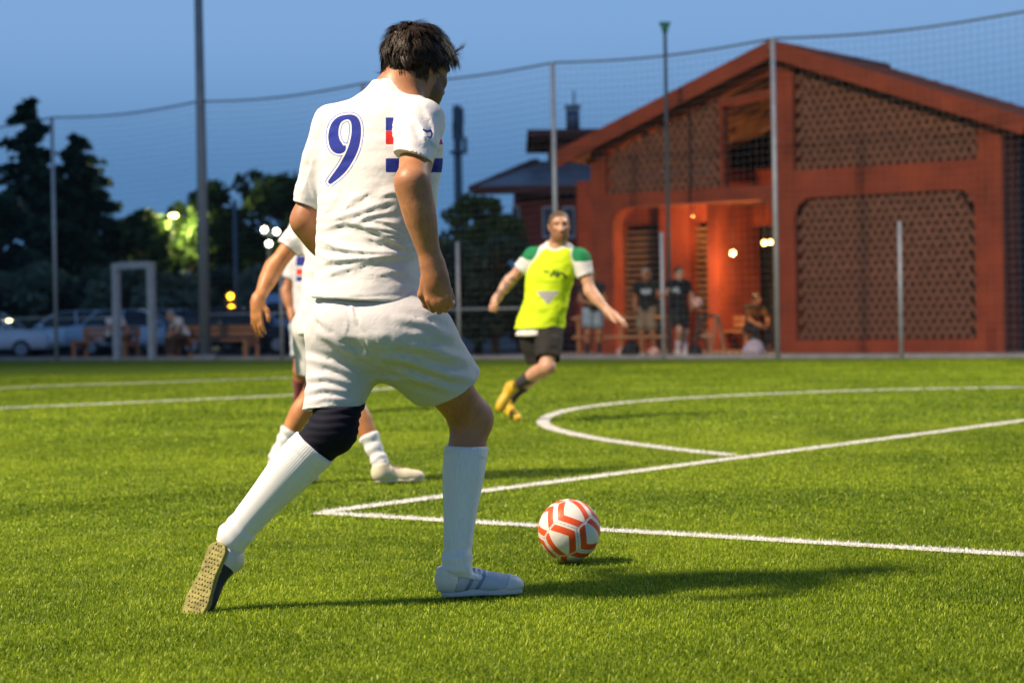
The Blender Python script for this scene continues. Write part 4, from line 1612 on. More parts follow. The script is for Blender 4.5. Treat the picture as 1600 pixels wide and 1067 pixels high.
# ------------------------------------------------------------------ parked cars
def car(label, u, Y, paint, facing=1, van=False, wagon=False, L=4.25):
    """side profile lofted across the width; wheels, windows, lights as parts; facing +1: nose to the right"""
    z0 = -.17
    p = at(u, 520, Y)
    root = empty('parked_car', (p[0], p[1], z0), 0 if facing > 0 else math.pi)
    tag(root, label, 'car', 'cars parked behind the fence')
    Wd = 1.74
    if van:
        prof = [(-2.1, .32), (-2.12, .9), (-2.1, 1.75), (-1.95, 1.9), (.9, 1.9), (1.25, 1.75), (1.75, 1.08), (2.1, .95), (2.15, .5), (2.1, .3)]
        cab = None
    else:
        prof = [(-2.08, .34), (-2.14, .55), (-2.1, .88), (-1.95, .98), (-1.2, .96), (.9, .93), (1.75, .80), (2.05, .68), (2.12, .5), (2.05, .3)]
    b = MB()
    def loft(b, prof, ws, n=7):
        """outline in x,z; ws: half width per ring offset inwards"""
        rings = [(-1, .93), (-.96, .985), (-.8, 1.0), (.8, 1.0), (.96, .985), (1, .93)]
        cz = sum(q[1] for q in prof) / len(prof)
        vs = []
        for y, k in rings:
            for x, z in prof:
                tt = ws(z)
                vs.append((x * (.97 + .03 * k) , y * tt, cz + (z - cz) * k))
        m = len(prof)
        fs = [tuple(reversed(range(m))), tuple((len(rings) - 1) * m + k for k in range(m))]
        for r_ in range(len(rings) - 1):
            for k in range(m):
                fs.append((r_ * m + k, r_ * m + (k + 1) % m, (r_ + 1) * m + (k + 1) % m, (r_ + 1) * m + k))
        b.add(vs, fs, True)
    loft(b, prof, lambda z: Wd / 2 - max(0, z - .9) * .16)
    b.build('body', paint, root, (0, 0, 0))
    glass = mat('car_glass', (.012, .016, .022), .12, .1, spec=.6)
    if not van:
        rear = -1.95 if wagon else -1.55
        cabp = [(rear - .12, .95), (rear + (.18 if wagon else .42), 1.38), (rear + .7, 1.46), (.05, 1.46), (.40, 1.38), (1.08, .93)]
        c = MB(); loft(c, cabp, lambda z: Wd / 2 - .05 - max(0, z - .95) * .34)
        c.build('cabin', glass, root, (0, 0, 0))
        r = MB()
        rp = [(rear + .40, 1.405), (rear + .7, 1.475), (.05, 1.475), (.34, 1.415)]
        r.prism([V(x, -.62, z) for x, z in rp], V(0, 1.24, 0))
        for yy in (-1, 1):
            for (xa, za, xb, zb) in ((rear - .08, .97, rear + .40, 1.42), (-.35, .95, -.28, 1.44), (1.04, .95, .36, 1.42)):
                r.bar(V(xa, yy * (Wd / 2 - .05), za), V(xb, yy * .665, zb), .05, .06)
        r.build('roof', paint, root, (0, 0, 0))
    else:
        for yy in (-1, 1):
            g = MB(); g.prism([V(x, yy * .80, z) for x, z in ((.1, 1.12), (.1, 1.62), (.95, 1.62), (1.45, 1.12))], V(0, yy * .03, 0))
            g.build('window', glass, root, (0, 0, 0))
    tyre = mat('tyre', (.015, .015, .016), .85, .1); rim = mat('wheel_rim', (.30, .31, .33), .35, .1, metal=.8)
    for x in (-1.32, 1.32):
        for yy in (-1, 1):
            w = MB(); w.tube([V(x, yy * .66, .31), V(x, yy * .67, .31), V(x, yy * .86, .31), V(x, yy * .875, .31)], [.27, .31, .31, .27], 18)
            wo = w.build('wheel', tyre, root, (0, 0, 0))
            q = MB(); q.tube([V(x, yy * .85, .31), V(x, yy * .885, .31)], [.20, .185], 14)
            q.build('rim', rim, wo, (0, 0, 0))
    for yy in (-1, 1):
        h = MB(); h.sphere((1.98, yy * .62, .68 if not van else .85), (.14, .17, .08), 10, 6)
        h.build('headlight', mat('headlight', (.6, .62, .66), .15, .05, spec=.7), root, (0, 0, 0))
        h = MB(); h.sphere((-2.06, yy * .66, .80), (.08, .14, .10), 10, 6)
        h.build('tail_light', mat('tail_light', (.25, .01, .01), .3), root, (0, 0, 0))
        h = MB(); h.sphere((.78, yy * .95, .98 if not van else 1.2), (.09, .07, .07), 8, 6)
        h.build('mirror', paint, root, (0, 0, 0))
    return root
silver = mat('paint_silver', (.78, .82, .85), .32, .06)
pale = mat('paint_pale_blue', (.70, .78, .84), .3, .06)
steel = mat('paint_steel_blue', (.52, .64, .74), .3, .06)
dark = mat('paint_dark', (.025, .03, .038), .25, .08, metal=.3)
white = mat('paint_white', (.7, .72, .74), .3, .05)
car('silver parked car cut by the left edge of the picture', -24, 62, silver, 1)
car('pale blue parked car behind the left wooden bench', 112, 67, pale, -1)
car('steel blue parked car right behind the gate frame', 214, 64.5, steel, 1, L=4)
car('pale parked estate car behind the lighting mast', 300, 68, pale, 1, wagon=True)
car('dark parked car behind the second player’s hand', 372, 62.5, dark, 1, wagon=True)
car('light blue parked van behind the second player', 470, 66, mat('paint_light_blue', (.34, .5, .7), .35, .05), -1, van=True)
car('white parked car seen left of the gate frame', 190, 71, white, 1)

# ------------------------------------------------------------------ benches, rail, bags and things along the fence
wood_o = mat('bench_wood', (.42, .19, .08), .7, .25, 6, .2, 30)
def bench(label, s0, s1, off):
    root = empty('bench', fen((s0 + s1) / 2, -.0, off))
    tag(root, label, 'bench', 'wooden benches behind the fence')
    for o in (0, .14, .28):
        MB().bar(fen(s0, .44, off + o), fen(s1, .44, off + o), .12, .045).build('seat_slat', wood_o, root)
    for z in (.58, .72):
        MB().bar(fen(s0, z, off + .40), fen(s1, z, off + .40), .04, .11).build('back_slat', wood_o, root)
    for s in (s0 + .1, s1 - .1):
        b = MB()
        b.bar(fen(s, -.17, off), fen(s, .42, off), .12, .09)
        b.bar(fen(s, -.17, off + .385), fen(s, .76, off + .385), .12, .07)
        b.bar(fen(s, .36, off), fen(s, .36, off + .36), .09, .09)
        b.build('leg', wood_o, root)
    return root
bench('orange-brown wooden bench left of the gate frame', -19.9, -17.9, .7)
bench('long wooden bench right of the gate frame', -16.3, -13.95, .7)
bench('low wooden bench inside the porch', fac_px(1100, 520, 2.3)[0] - 0 + (FAC0 - FEN0) @ E1, fac_px(1172, 520, 2.3)[0] + (FAC0 - FEN0) @ E1, (FAC0 - FEN0) @ E2 + 2.3)
# handrail left of the porch
hr_ = empty('handrail', fen(-4.4, 0, .5))
tag(hr_, 'low timber handrail behind the runner’s outstretched hand', 'railing')
for z in (.42, .80):
    MB().bar(fen(-4.9, z, .5), fen(-2.7, z, .5), .05, .06).build('rail', wood_o, hr_)
for s in (-4.8, -3.8, -2.8):
    MB().bar(fen(s, -.05, .55), fen(s, .86, .55), .06).build('post', wood_o, hr_)
# folding wooden stand
o_ = 1.1
st_ = empty('folding_stand', fen(fen_px(1100, 500, o_)[0], 0, o_))
tag(st_, 'pale wooden folding stand on the paving beside the man with the ball', 'stand')
pm = mat('pale_wood', (.42, .24, .13), .7, .2, 6)
S0, S1 = fen_px(1087, 500, o_)[0], fen_px(1114, 500, o_)[0]
for s in (S0, S1):
    b = MB(); b.bar(fen(s - .06, .02, o_ - .05), fen(s + .02, .82, o_ + .12), .06, .04); b.build('leg', pm, st_)
    b = MB(); b.bar(fen(s + .05, .02, o_ + .36), fen(s + .02, .78, o_ + .17), .05, .04); b.build('leg', pm, st_)
for z, d in ((.80, .12), (.42, .03)):
    MB().bar(fen(S0 - .02, z, o_ + d - .04), fen(S1 + .04, z, o_ + d - .04), .04, .07).build('crossbar', pm, st_)
def bag(label, u, v, w, h, m, off=.5, col2=None):
    s, z = fen_px(u, v, off)
    root = empty('sports_bag', fen(s, 0, off)); tag(root, label, 'bag', 'bags along the fence')
    c = fen(s, h / 2 + .004, off)
    f = S_U(.05, S_ell(c - V(0, 0, h * .15), (w / 2, w * .35, h * .36)), S_ell(c + V(.02, 0, h * .1), (w * .38, w * .28, h * .4)))
    f = S_cut(f, V(0, 0, .006), V(0, 0, -1))
    sdf_object('bag_body', f, c - V(w, w, h), c + V(w, w, h), .02, m, root, tuple(root.location), lambda P, N: .03 * vnoise(P, 9))
    b = MB(); b.tube([c + V(-w * .2, -.05, h * .4), c + V(-w * .1, -.08, h * .62), c + V(w * .1, -.08, h * .62), c + V(w * .2, -.05, h * .4)], .015, 6)
    b.build('strap', mat('strap_black', (.015, .015, .018), .8), root)
bag('black sports bag on the paving by the man in khaki shorts', 986, 555, .42, .34, mat('bag_black', (.012, .012, .014), .8, .2, 10))
bag('small black bag beside the folding stand', 1086, 556, .30, .26, mat('bag_black', (.012, .012, .014)))
bag('pale pinkish bag on the paving near the crouching person', 1178, 556, .42, .36, mat('bag_pale', (.48, .40, .46), .8, .2, 10))
# ------------------------------------------------------------------ footballs
def ball_mesh(name, R, h_sub=6, turn=None):
    bm = bmesh.new()
    bmesh.ops.create_icosphere(bm, subdivisions=h_sub, radius=1.0)
    me = bpy.data.meshes.new(name)
    bm.to_mesh(me); bm.free()
    n = len(me.vertices)
    co = np.empty(n * 3); me.vertices.foreach_get('co', co); P = co.reshape(-1, 3)
    ph = (1 + 5 ** .5) / 2
    C = []
    for a in (-1, 1):
        for b_ in (-ph, ph):
            C += [(0, a, b_), (a, b_, 0), (b_, 0, a)]
    C = np.array(C); C /= np.linalg.norm(C, axis=1)[:, None]
    if turn is not None:
        C = C @ np.array(turn).T
    D = P @ C.T
    o = np.argsort(-D, 1)
    i1, i2 = o[:, 0], o[:, 1]
    e = np.arcsin(np.clip(((C[i1] - C[i2]) * P).sum(1) / np.linalg.norm(C[i1] - C[i2], axis=1), -1, 1))
    red = np.maximum(.088 - e, e - .275)
    # one of the three edges at every corner stays plain
    edges = [(i, j) for i in range(12) for j in range(i) if C[i] @ C[j] > .4]
    ends = {}
    for (i, j) in edges:
        ends[(i, j)] = [tuple(sorted((i, j, k))) for k in range(12) if k not in (i, j) and C[i] @ C[k] > .4 and C[j] @ C[k] > .4]
    view = np.array([.55, -.75, .35])
    edges.sort(key=lambda e_: -nrm(C[e_[0]] + C[e_[1]]) @ nrm(view))
    used, plain = set(), np.zeros((12, 12), bool)
    for e_ in edges:
        if not used & set(ends[e_]):
            used |= set(ends[e_]); plain[e_[0], e_[1]] = plain[e_[1], e_[0]] = True
    skip = plain[i1, i2]
    En = np.full(len(P), 9.0); Ep = np.full(len(P), 9.0)
    for j in range(12):
        ej = np.arcsin(np.clip(((C[i1] - C[j]) * P).sum(1) / (np.linalg.norm(C[i1] - C[j], axis=1) + 1e-9), -1, 1))
        nbj = (C[i1] @ C[j] > .4) & (i1 != j)
        pj = plain[i1, j]
        En = np.where(nbj & ~pj, np.minimum(En, ej), En); Ep = np.where(nbj & pj, np.minimum(Ep, ej), Ep)
    red = np.maximum(np.maximum(.078 - En, En - .295), .03 - Ep)
    r = R * (1 - .006 * np.exp(-(e / .022) ** 2))
    me.vertices.foreach_set('co', (P * r[:, None]).ravel())
    me.polygons.foreach_set('use_smooth', np.ones(len(me.polygons), bool))
    at_ = me.attributes.new('p_red', 'FLOAT', 'POINT'); at_.data.foreach_set('value', (red * R).astype(np.float32))
    at_ = me.attributes.new('p_seam', 'FLOAT', 'POINT'); at_.data.foreach_set('value', ((e - .012) * R).astype(np.float32))
    sc = np.full(n, .05)
    rgx = np.random.RandomState(9)
    for _ in range(26):
        c = nrm(rgx.normal(0, 1, 3)); d = nrm(np.cross(c, rgx.normal(0, 1, 3)))
        c2 = nrm(c + d * rgx.uniform(.03, .10))
        sc = np.minimum(sc, seg2_3(P, c, c2) - rgx.uniform(.004, .009))
    at_ = me.attributes.new('p_scuff', 'FLOAT', 'POINT'); at_.data.foreach_set('value', (sc * R).astype(np.float32))
    return me
def seg2_3(P, a, b):
    ba = b - a; pa = P - a
    t = np.clip(pa @ ba / (ba @ ba), 0, 1)
    return np.linalg.norm(pa - t[:, None] * ba, axis=1)
ball_m = print_mat('ball_skin', (.74, .71, .66), [('p_red', (.68, .085, .02)), ('p_seam', (.16, .12, .1)), ('p_scuff', (.22, .2, .18))], rough=.42, sheen=0, weave=.06, var=.1)
BR = .107
bp_ = ground(892, 882)
yb = bp_[1] + .03
bc = at(889.5, 833, yb)
def ball_turn():
    ph = (1 + 5 ** .5) / 2
    C = np.array([c for a in (-1, 1) for b_ in (-ph, ph) for c in ((0, a, b_), (a, b_, 0), (b_, 0, a))]); C /= np.linalg.norm(C, axis=1)[:, None]
    # two neighbouring corners of the panel net
    i = 0
    nb = [k for k in range(12) if k != i and C[i] @ C[k] > .4]
    j = nb[0]
    ks = [k for k in nb if k != j and C[j] @ C[k] > .4]
    a, b_ = nrm(C[i] + C[j] + C[ks[0]]), nrm(C[i] + C[j] + C[ks[1]])
    A = np.stack([nrm(a + b_), nrm(b_ - a), np.cross(nrm(a + b_), nrm(b_ - a))], 1)
    t1, t2 = nrm(V(-.46, -.80, .36)), nrm(V(.24, -.96, .12))
    B = np.stack([nrm(t1 + t2), nrm(t2 - t1), np.cross(nrm(t1 + t2), nrm(t2 - t1))], 1)
    return B @ A.T
Rb = ball_turn()
o = link_mesh('football', ball_mesh('football', BR, 6, Rb), None, (bc[0], bc[1], BR + .008))
o.data.materials.append(ball_m)
tag(o, 'white football with red chevrons rolling on the turf in front of number 9', 'ball', 'footballs')
# ------------------------------------------------------------------ player on the ball, number 9 (sharp, in the foreground)
Y9 = ground(742, 937)[1]
def q9(u, v, dy=0.0):
    return at(u, v, Y9 + dy)
PX9 = Y9 / FPX                                    # metres per photo pixel there
def chaikin(pts, n=2):
    P = np.array(pts, float)
    for _ in range(n):
        Q = [P[0]]
        for i in range(len(P) - 1):
            Q += [P[i] * .75 + P[i + 1] * .25, P[i] * .25 + P[i + 1] * .75]
        P = np.array(Q + [P[-1]])
    return [tuple(p) for p in P]
def player_nine():
    J = dict(pelvis=q9(588, 508, .02), neck=q9(622, 152, .10), head=q9(652, 106, .15),
             shL=q9(522, 198, .20), shR=q9(658, 196, -.05), elL=q9(479, 345, .20), wrL=q9(540, 425, .38),
             elR=q9(644, 286, -.27), wrR=q9(679, 428, -.25),
             hipL=q9(551, 520, .07), hipR=q9(634, 522, -.05), knL=q9(519, 672, -.10), anL=q9(366, 838, -.10),
             knR=q9(736, 655, .15), anR=q9(714, 880, .03), toeL=q9(322, 925, -.13), toeR=q9(790, 924, .06),
             hf=V(.66, .62, -.42), hu=V(.25, .32, .9))
    base = ground(600, 937)
    base[1] = Y9
    root = empty('person', base)
    tag(root, 'dark-haired player in white kit with blue number 9, back turned, striding to the ball', 'person')
    skin = skin_mat('skin_tan', (.42, .19, .09))
    # ---- body
    hands = {'R': (nrm(q9(691, 500, -.26) - J['wrR']), V(.25, .75, .1), V(-.7, .25, .1), 'fist'),
             'L': (V(.5, .8, .1), V(.6, -.4, -.6), V(0, .2, 1), 'fist')}
    f = body_sdf(J, 1.0, 1.06, hands, True)
    pts = [J[n] for n in J if n not in ('hf', 'hu')]
    lo, hi = bounds(pts, .13)
    hi[2] += .05
    def tint(P, N):
        c = np.zeros((len(P), 4))
        hf, hu = nrm(J['hf']), J['hu']
        hu = nrm(hu - hf * (hu @ hf)); hr = np.cross(hf, hu)
        q = (P - J['head']); x, y, z = q @ hr, q @ hf, q @ hu
        inhead = (np.linalg.norm(q, axis=1) < .17)
        beard = inhead & (z < -.012 + .35 * np.maximum(y - .05, 0)) & (z > -.125) & (y > .030 + .03 * vnoise(P, 90)) & ~((np.abs(z + .06) < .008) & (np.abs(x) < .022))
        c[beard] = (.045, .024, .016, .72)
        brow = inhead & (np.abs(z - .034) < .006) & (y > .06) & (np.abs(np.abs(x) - .03) < .02)
        c[brow] = (.03, .018, .012, .9)
        # flushed elbows, knees and knuckles, darker hairy forearm
        for jp, rr_ in ((J['elR'], .05), (J['elL'], .05), (J['wrR'] + nrm(q9(691, 500, -.26) - J['wrR']) * .09, .055), (J['knR'], .07)):
            d = np.linalg.norm(P - jp, axis=1)
            w = np.clip(1 - d / rr_, 0, 1) * .45 * (~inhead)
            mk = w > c[:, 3]
            c[mk, :3] = (.50, .17, .10); c[mk, 3] = w[mk]
        for a_, b_ in ((J['elR'], J['wrR']), (J['elL'], J['wrL']), (J['hipR'], J['knR'])):
            ba = b_ - a_; t = np.clip((P - a_) @ ba / (ba @ ba), 0, 1)
            d = np.linalg.norm(P - a_ - t[:, None] * ba, axis=1)
            hair_ = (d < .1) & (t > .12) & (t < .92) & (vnoise(P * V(1, 1, .35), 170) > .10) & (c[:, 3] < .1)
            c[hair_] = (.20, .09, .045, .22)
        return {'tint': c}
    sdf_object('body', f, lo, hi, .0040, skin, root, base, None, tint)

    # ---- shirt: sections by height follow the outline of the loose jersey
    yaw = -math.radians(31)
    secs = [(474, 485, 669), (455, 488, 666), (430, 492, 662), (405, 494, 660), (370, 495, 668), (330, 497, 678), (290, 497, 686),
            (255, 498, 690), (225, 503, 690), (200, 507, 686), (180, 519, 680), (165, 536, 671), (150, 556, 661), (138, 573, 653), (126, 582, 646)]
    zs, cx, cy, rx, ry = [], [], [], [], []
    for v, l, r in secs:
        dy = np.interp(v, [126, 250, 470], [.105, .085, .02])
        c = q9((l + r) / 2, v, dy)
        half = (r - l) / 2 * PX9 * (1 + dy / Y9)
        ratio = np.interp(v, [126, 150, 200, 300, 474], [.95, .75, .66, .72, .88])
        a = half / math.sqrt(math.cos(yaw) ** 2 + (ratio * math.sin(yaw)) ** 2)
        zs.append(c[2]); cx.append(c[0]); cy.append(c[1]); rx.append(a); ry.append(a * ratio)
    torso = S_loft(zs, cx, cy, rx, ry, yaw, 2.2)
    slR_end = q9(643, 247, -.185)
    slL_end = q9(480, 322, .195)
    slR = S_limb(q9(660, 190, -.04), q9(640, 262, -.225), np.array([.066, .065, .058, .055]))
    slR = S_U(.01, slR, S_off(S_U(.03, S_ell(J['shR'], (.061, .061, .066)), S_limb(J['shR'], J['elR'], np.array([.055, .057, .053, .047, .045]))), .0035))
    slR = S_cut(slR, slR_end, nrm(V(-.33, -.18, -.92)))
    slL = S_limb(q9(522, 198, .20), q9(476, 340, .20), np.array([.072, .068, .058, .053]))
    slL = S_cut(slL, slL_end, nrm(q9(474, 350, .2) - q9(494, 290, .2)))
    yoke = S_limb(q9(545, 182, .17), q9(650, 182, .0), np.array([.05, .056, .052]))
    f = S_U(.045, torso, yoke)
    f = S_U(.03, f, slL, slR)
    f = S_sub(f, S_limb(q9(620, 150, .105), q9(652, 90, .15), np.array([.064, .070, .078])), .006)
    f = S_sub(f, S_limb(lerp(J['shL'], J['elL'], .6), lerp(J['shL'], J['elL'], 1.05), np.array([.047, .049])), .004)
    hemn = nrm(V(-.07, .0, -1))
    f = S_cut(f, q9(575, 470, .02), hemn, .006)
    # folds seen on the back, (u, v) path in pixels, height and half width in metres
    folds = [([(513, 342), (546, 335), (589, 320), (617, 311)], 0.011, 0.016), ([(555, 349), (577, 338), (614, 330)], 0.01, 0.01), ([(504, 358), (538, 346), (577, 355), (617, 376), (635, 384)], 0.012, 0.012), ([(577, 354), (614, 360), (636, 366)], 0.009, 0.009), ([(577, 342), (600, 346), (629, 353)], 0.008, 0.009), ([(501, 384), (532, 389), (577, 393), (628, 393)], 0.009, 0.01), ([(499, 374), (527, 385), (560, 394)], 0.008, 0.011), ([(499, 412), (538, 407), (589, 402), (648, 398)], 0.011, 0.01), ([(504, 432), (532, 421), (577, 408), (617, 402)], 0.008, 0.014), ([(499, 397), (516, 405), (566, 402)], 0.007, 0.01), ([(589, 428), (611, 424), (636, 424)], 0.005, 0.014), ([(589, 372), (614, 377), (634, 387)], 0.01, 0.009), ([(600, 366), (617, 369), (634, 374)], 0.008, 0.007), ([(538, 325), (555, 311), (577, 297)], 0.006, 0.016), ([(594, 306), (614, 300), (628, 303)], 0.007, 0.012), ([(566, 367), (589, 375), (605, 384)], 0.007, 0.009), ([(504, 334), (516, 317), (527, 300)], 0.004, 0.018), ([(640, 170), (660, 200), (664, 225)], 0.006, 0.01), ([(665, 170), (678, 195), (680, 222)], 0.006, 0.009), ([(625, 165), (640, 190), (640, 222)], 0.005, 0.011), ([(492, 240), (484, 270), (474, 300)], 0.004, 0.008), ([(655, 205), (672, 222), (684, 232)], 0.006, 0.008), ([(480, 272), (488, 292), (494, 312)], 0.005, 0.007)]
    def disp(P, N):
        u, v = proj(P)
        U = np.stack([u, v], 1) * PX9
        back = np.clip((0.35 - N[:, 1]) / .6, 0, 1)
        d = np.zeros(len(P))
        for pth, amp, w in folds:
            amp = amp * .8
            dist = None
            n = len(pth) - 1
            for i in range(n):
                a, b = np.array(pth[i]) * PX9, np.array(pth[i + 1]) * PX9
                ba = b - a; pa = U - a
                t = np.clip(pa @ ba / (ba @ ba), 0, 1)
                e = np.linalg.norm(pa - t[:, None] * ba, axis=1)
                sg = (ba[0] * pa[:, 1] - ba[1] * pa[:, 0]) > 0
                ww = np.where(sg, w * .75, w * 1.7)
                fade = np.sin(np.clip(((i + t) / n) * .86 + .07, 0, 1) * np.pi) ** .7
                val = amp * fade * (np.where(sg, np.exp(-(e / ww) ** 2), .55 * np.exp(-(e / ww) ** 2) + .45 * np.exp(-e / (.6 * w))) - .35 * sg * np.exp(-((e - 1.9 * w) / (.9 * w)) ** 2))
                dist = val if dist is None else np.where(np.abs(val) > np.abs(dist), val, dist)
            d = d + dist * back
        # softer random drape everywhere
        q = P.copy(); q[:, 2] *= 2.2
        d = d + .010 * vnoise(q, 8) * np.clip((470 - v) / 90, .25, 1) + .003 * vnoise(q, 24)
        # stitched hem
        d = d + .0015 * np.exp(-((v - (464 + (575 - u) * .07)) / 2.5) ** 2) * -1
        return d
    def prints(P, N):
        u, v = proj(P)
        Z = np.stack([(u - 420) / .2811, (v - 20) / .2811], 1)       # enlarged sheet on which the print is drawn
        k = .2811 * PX9
        nine = stroke2(Z, chaikin([(424, 742, 5), (412, 764, 17), (380, 752, 36), (362, 715, 32), (358, 670, 28), (368, 625, 24), (392, 592, 17), (440, 577, 12),
                           (474, 590, 22), (487, 625, 26), (487, 680, 27), (474, 745, 29), (448, 805, 28), (412, 865, 26), (374, 908, 21), (342, 940, 13)]))
        back = N[:, 1] < .25
        nine = np.where(back, nine, 50.0)
        line = np.abs(nine - 12.0) - 3.2
        front = np.clip((P[:, 1] - (Y9 + .10)) / .08, 0, 1)
        Zs = Z.copy()
        Zs[:, 1] -= 40 * front
        right = np.where(front > .3, -50.0, 650 - Zs[:, 0])
        right = np.where((Zs[:, 0] < 600) & (N[:, 0] < 0), 50.0, right)
        band = lambda a, b: np.maximum(np.maximum(a - Zs[:, 1], Zs[:, 1] - b), right)
        # sleeves carry no band
        sl = np.minimum(slR(P.astype(f32)), slL(P.astype(f32)))
        onsl = (sl < .014) & (torso(P.astype(f32)) > .004)
        off = np.where(onsl, 50.0, -50.0)
        blue = np.minimum(nine, np.maximum(np.minimum(band(583, 657), band(810, 888)), off))
        red = np.maximum(band(657, 733), off)
        logo = stroke2(Z, [(858, 650, 5), (880, 662, 7), (900, 655, 6), (908, 675, 5), (900, 695, 5), (884, 690, 3)])
        logo = np.where(back | (N[:, 0] > .2), logo, 50)
        blue = np.minimum(blue, logo)
        return {'p_blue': blue * k, 'p_red': red * k, 'p_line': line * k}
    kit = print_mat('white_jersey', (.65, .645, .655), [('p_line', (.16, .21, .52)), ('p_blue', (.006, .020, .24)), ('p_red', (.48, .010, .010))])
    lo, hi = bounds([q9(455, 480, .0), q9(720, 120, .0)], .0)
    lo[1] -= .36; hi[1] += .42
    sdf_object('jersey', f, lo, hi, .0042, kit, root, base, disp, prints)

    # ---- shorts
    def sec(v, l, r, dy, ratio):
        c = q9((l + r) / 2, v, dy)
        half = (r - l) / 2 * PX9
        a = half / math.sqrt(math.cos(yaw) ** 2 + (ratio * math.sin(yaw)) ** 2)
        return c, a, a * ratio
    S = [sec(447, 500, 652, .02, .72), sec(470, 497, 660, .015, .74), sec(495, 484, 689, .01, .78), sec(525, 479, 700, .0, .74), sec(560, 500, 690, .0, .6), sec(585, 540, 660, .0, .4)]
    hips = S_loft([s[0][2] for s in S], [s[0][0] for s in S], [s[0][1] for s in S], [s[1] for s in S], [s[2] for s in S], yaw)
    LL = S_limb(q9(548, 520, .06), q9(514, 655, -.07), np.array([.128, .122, .106, .090, .084]))
    LL = S_cut(LL, q9(515, 640, -.06), nrm(V(.03, -.12, -1)), .004)
    RL = S_limb(q9(632, 522, -.03), q9(716, 622, .12), np.array([.132, .134, .122, .112, .108]))
    RL = S_cut(RL, q9(705, 600, .08), nrm(q9(722, 634, .12) - q9(700, 590, .08)), .004)
    fs = S_U(.05, hips, LL, RL)
    fs = S_U(.04, fs, S_ell(q9(534, 518, -.035), (.085, .085, .095)), S_ell(q9(606, 520, -.085), (.085, .085, .095)))
    fs = S_sub(fs, S_limb(q9(690, 585, .06), q9(735, 650, .16), np.array([.098, .102])), .004)
    sf = [([(500, 520), (540, 545), (575, 560)], .006, .012), ([(480, 560), (520, 570), (560, 590)], .007, .012), ([(478, 590), (510, 588), (548, 600)], .007, .011),
          ([(478, 612), (505, 606), (540, 612)], .006, .010), ([(600, 560), (640, 565), (700, 585), (735, 592)], .008, .013), ([(610, 575), (650, 590), (700, 608)], .007, .012),
          ([(620, 535), (670, 545), (730, 562)], .006, .014), ([(549, 474), (551, 490), (556, 504)], .004, .007), ([(600, 580), (590, 560), (575, 525)], -.004, .024),
          ([(612, 580), (622, 560), (640, 520)], -.003, .02), ([(490, 478), (498, 496), (512, 512)], .004, .010), ([(620, 498), (660, 505), (705, 525)], .005, .013),
          ([(480, 628), (510, 622), (545, 626)], .004, .009), ([(553, 500), (556, 530), (575, 560)], -.005, .024)]
    def disp2(P, N):
        u, v = proj(P)
        U = np.stack([u, v], 1) * PX9
        back = np.clip((0.35 - N[:, 1]) / .6, 0, 1)
        d = np.zeros(len(P))
        for pth, amp, w in sf:
            best = None
            n = len(pth) - 1
            for i in range(n):
                a, b = np.array(pth[i]) * PX9, np.array(pth[i + 1]) * PX9
                ba = b - a; pa = U - a
                t = np.clip(pa @ ba / (ba @ ba), 0, 1)
                e = np.linalg.norm(pa - t[:, None] * ba, axis=1)
                fade = np.sin(np.clip(((i + t) / n) * .86 + .07, 0, 1) * np.pi) ** .6
                val = amp * fade * (np.exp(-(e / w) ** 2) - .4 * np.exp(-((e - 1.7 * w) / (.8 * w)) ** 2))
                best = val if best is None else np.where(np.abs(val) > np.abs(best), val, best)
            d = d + best * back
        q = P.copy(); q[:, 2] *= 1.6
        return d + .009 * vnoise(q, 8) + .003 * vnoise(q, 24)
    short_m = print_mat('white_shorts', (.55, .55, .57), [])
    lo, hi = bounds([q9(460, 665, 0), q9(775, 440, 0)], .0)
    lo[1] -= .26; hi[1] += .28
    sdf_object('shorts', fs, lo, hi, .0045, short_m, root, base, disp2)

    # ---- knee sleeve, socks, shoes
    navy = mat('navy_knit', (.005, .006, .016), .8, .25, 30, .25, 300, spec=.2)
    ks = S_off(S_U(.03, thigh_sdf(J, 'L', 1.0, 1.06), shank_sdf(J, 'L', 1.0, 1.06)), .006)
    ks = S_cut(ks, q9(518, 634, -.08), V(0, -.1, 1))
    ks = S_cut(ks, q9(484, 714, -.1), nrm(q9(440, 760, -.1) - q9(517, 680, -.1)))
    lo, hi = bounds([q9(455, 740, -.2), q9(580, 610, .05)], .02)
    sdf_object('knee_sleeve', ks, lo, hi, .0045, navy, root, base, lambda P, N: .003 * np.sin(P[:, 2] * 260 + 4 * vnoise(P, 20)) * (vnoise(P, 14) + .5))
    sock_m = sock_mat('white_sock', (.76, .77, .80))
    sock_on(root, base, J, 'L', 1.0, 1.06, .17, sock_m, .0045, .010, tilt=nrm(q9(519, 672, -.1) - q9(455, 745, -.1)))
    sock_on(root, base, J, 'R', 1.0, 1.06, .19, sock_m, .0045, .006, tilt=V(.05, 0, 1))
    up_l = print_mat('shoe_panels', (.46, .51, .60), [('p_heel', (.72, .70, .66)), ('p_vamp', (.60, .63, .68)), ('p_stripe', (.20, .24, .36)), ('p_seam', (.25, .28, .34))], .5, .0, .08)
    sole_l = mat('sole_gum', (.25, .225, .055), .6, .5, 28, .2, 90)
    sole_w = mat('sole_white', (.6, .6, .62), .5, .1, 20)
    up_d = print_mat('shoe_two_tone', (.62, .60, .58), [('p_dark', (.02, .025, .05))], .5, .0, .05)
    lace = mat('lace_white', (.7, .74, .82), .8, .1)
    # right foot, planted
    gz = .012
    heelR = V(*ground(686, 936)); heelR = V(q9(684, 930, .0)[0], Y9 + .03, gz)
    toeR = V(q9(815, 930, .0)[0], Y9 + .085, gz)
    add_shoe(root, base, heelR, toeR, V(0, 0, 1), up_l, sole_w, .0045, np.linalg.norm(toeR - heelR) * 1.02, False, lace)
